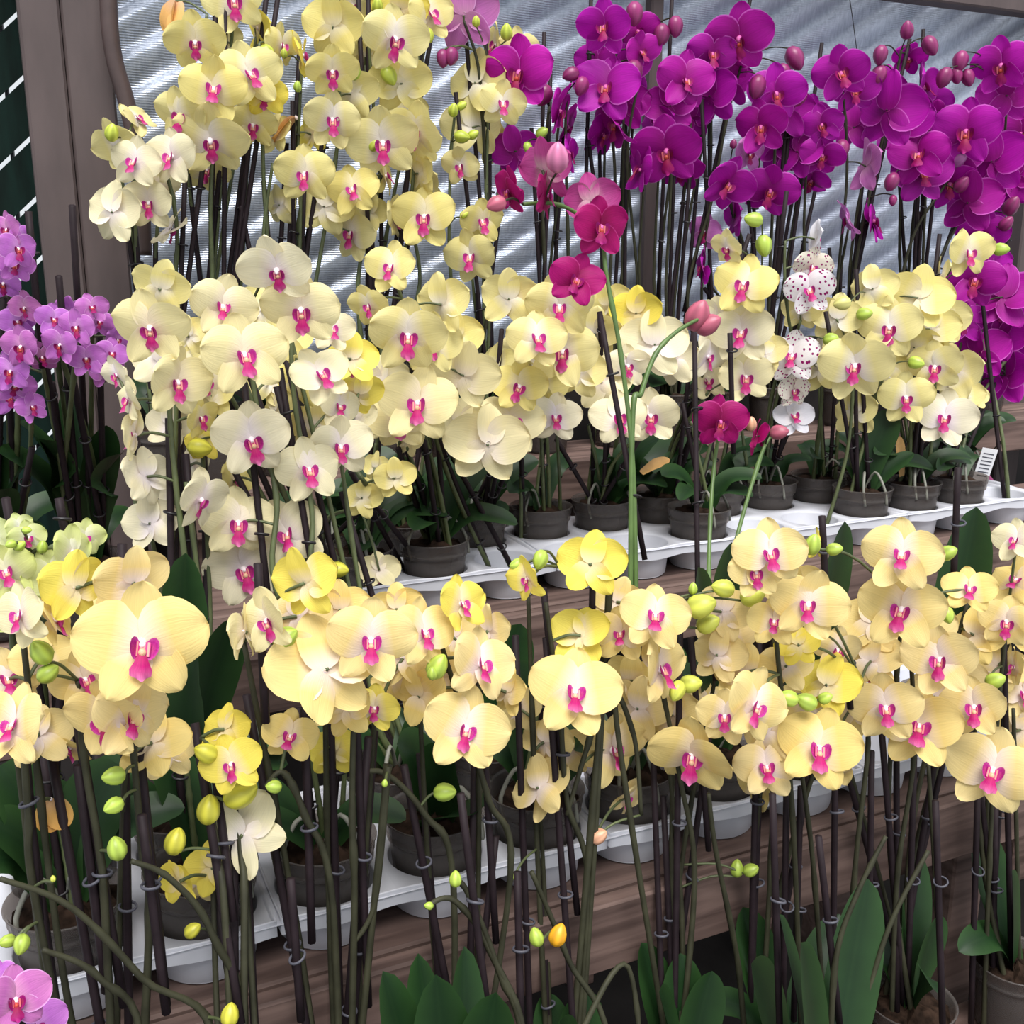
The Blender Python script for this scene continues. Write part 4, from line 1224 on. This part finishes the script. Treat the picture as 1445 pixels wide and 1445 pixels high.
plant('leafy orchid with dark stakes below the far end of the plank', GF, 'yel', (1180, 1445), 0, '',
  stakes='1090,1120,1100,1445|1155,1180,1185,1445|1320,1130,1330,1445', stems='1170,1500 1180,1350 1210,1260 1250,1180|1200,1500 1250,1320 1310,1200',
  leaves='1100,1290,0.035,0.0,0.05;1130,1330,0.045,-0.03,0.05;1225,1240,0.05,0.05,0.02', Yf=0.82, clips='g', stemmat='stem_d', buds='', autoleaf=0)

plant('leafy orchid in a clear pot of bark beneath the largest yellow bloom', 'leafy orchids', 'yel', (90, 1225), 1, '', stakes='60,1060', leaves='0,1080,0.05,0.02,0.2;60,1100,0.045,0.02,0.2;170,1080,0.05,0.0,0.2;-20,1160,0.04,-0.02,0.2', autoleaf=2)
plant('leafy orchid in a clear pot behind the greenish yellow buds', 'leafy orchids', 'yel', (265, 1230), 1, '', stakes='250,1050', leaves='230,1060,0.04,0.02,0.2', autoleaf=1)
plant('leafy orchid in a clear pot with thick grey roots near the thick stake', 'leafy orchids', 'yel', (450, 1195), 1, '', stakes='420,1000|480,1040', autoleaf=3)
plant('orchid whose broad dark leaves reach over the empty tray cup', 'leafy orchids', 'yel', (530, 1150), 1, '', leaves='668,1150,0.062,-0.10,0.06;640,1065,0.058,-0.04,0.12;560,1050,0.05,0.0,0.25', autoleaf=0)
plant('leafy orchid in a dark pot behind the upright narrow bloom', 'leafy orchids', 'yel', (790, 1130), 1, '', stakes='770,960', leaves='730,930,0.05,0.02,0.1;850,1000,0.05,0.02,0.1', autoleaf=2)
plant('leafy orchid in a dark pot among the black stakes of the lower tray', 'leafy orchids', 'yel', (960, 1075), 1, '', stakes='950,940', leaves='940,900,0.05,0.02,0.1', autoleaf=2)
plant('broad-leaved orchid rising behind the three stacked yellow blooms', 'leafy orchids', 'yel', (1190, 1040), 1, '', leaves='1192,735,0.052,-0.03,0.0;1240,860,0.05,-0.04,0.05;1130,880,0.05,0.0,0.1', autoleaf=1)
plant('broad-leaved orchid beside the far end of the lower tray', 'leafy orchids', 'yel', (1370, 985), 1, '', leaves='1378,715,0.055,-0.01,0.0;1415,800,0.055,-0.03,0.05;1330,850,0.04,0.0,0.1', autoleaf=1)
plant('broad-leaved orchid between the front rows near the big cream cluster', 'leafy orchids', 'yel', (640, 1090), 1, '', leaves='735,880,0.045,-0.01,0.1;770,950,0.05,-0.02,0.1;590,1000,0.05,0.03,0.1', autoleaf=1)
# leafy pots that fill the rest of the upper trays
T = TIERS[2]
FILL = {(-1, 0): 'leafy orchid in a clear pot under the small faded yellow flowers',
        (0, 1): 'leafy orchid in a dark pot behind the cream cluster by the bare silver cloth',
        (2, 1): 'leafy orchid in a dark pot beside the long green crimson stem',
        (4, 0): 'leafy orchid in a dark pot directly behind the low crimson flower',
        (5, 1): 'leafy orchid in a dark pot behind the four stacked cream blooms',
        (7, 1): 'leafy orchid in a dark pot below the speckled white flowers',
        (9, 1): 'leafy orchid in a dark pot below the widest yellow bloom of the middle step',
        (10, 1): 'leafy orchid in a dark pot next to the white label card'}
for i in range(-1, 11):
    for j in (1, 0):
        if (2, i, j) in USED_CELLS or (j == 0 and i not in (-1, 4, 8)):
            continue
        p = Vector((T['x0'] + i * 0.125, T['y0'] + 0.125 * j, T['z'] + POT_H))
        c = Vector((p.x * CA - p.y * SA, 0, (p.x * SA + p.y * CA)))
        fw, rt, up = c.z, c.x, p.z
        zc = fw * CP - up * SP
        px, py = C0 + F * rt / zc, C0 - F * (up * CP + fw * SP) / zc
        st = '|'.join('%d,%d' % (px + RND.uniform(-30, 40), py - RND.uniform(120, 210)) for _ in range(2))
        plant(FILL.get((i, j), 'flowerless leafy orchid in a dark pot in the upper trays'), 'leafy orchids in the upper trays', 'bak', (px, py), 2, '', stakes=st, autoleaf=5)

print('flowers', FLOWER_COUNT[0], 'objects', len(bpy.data.objects))
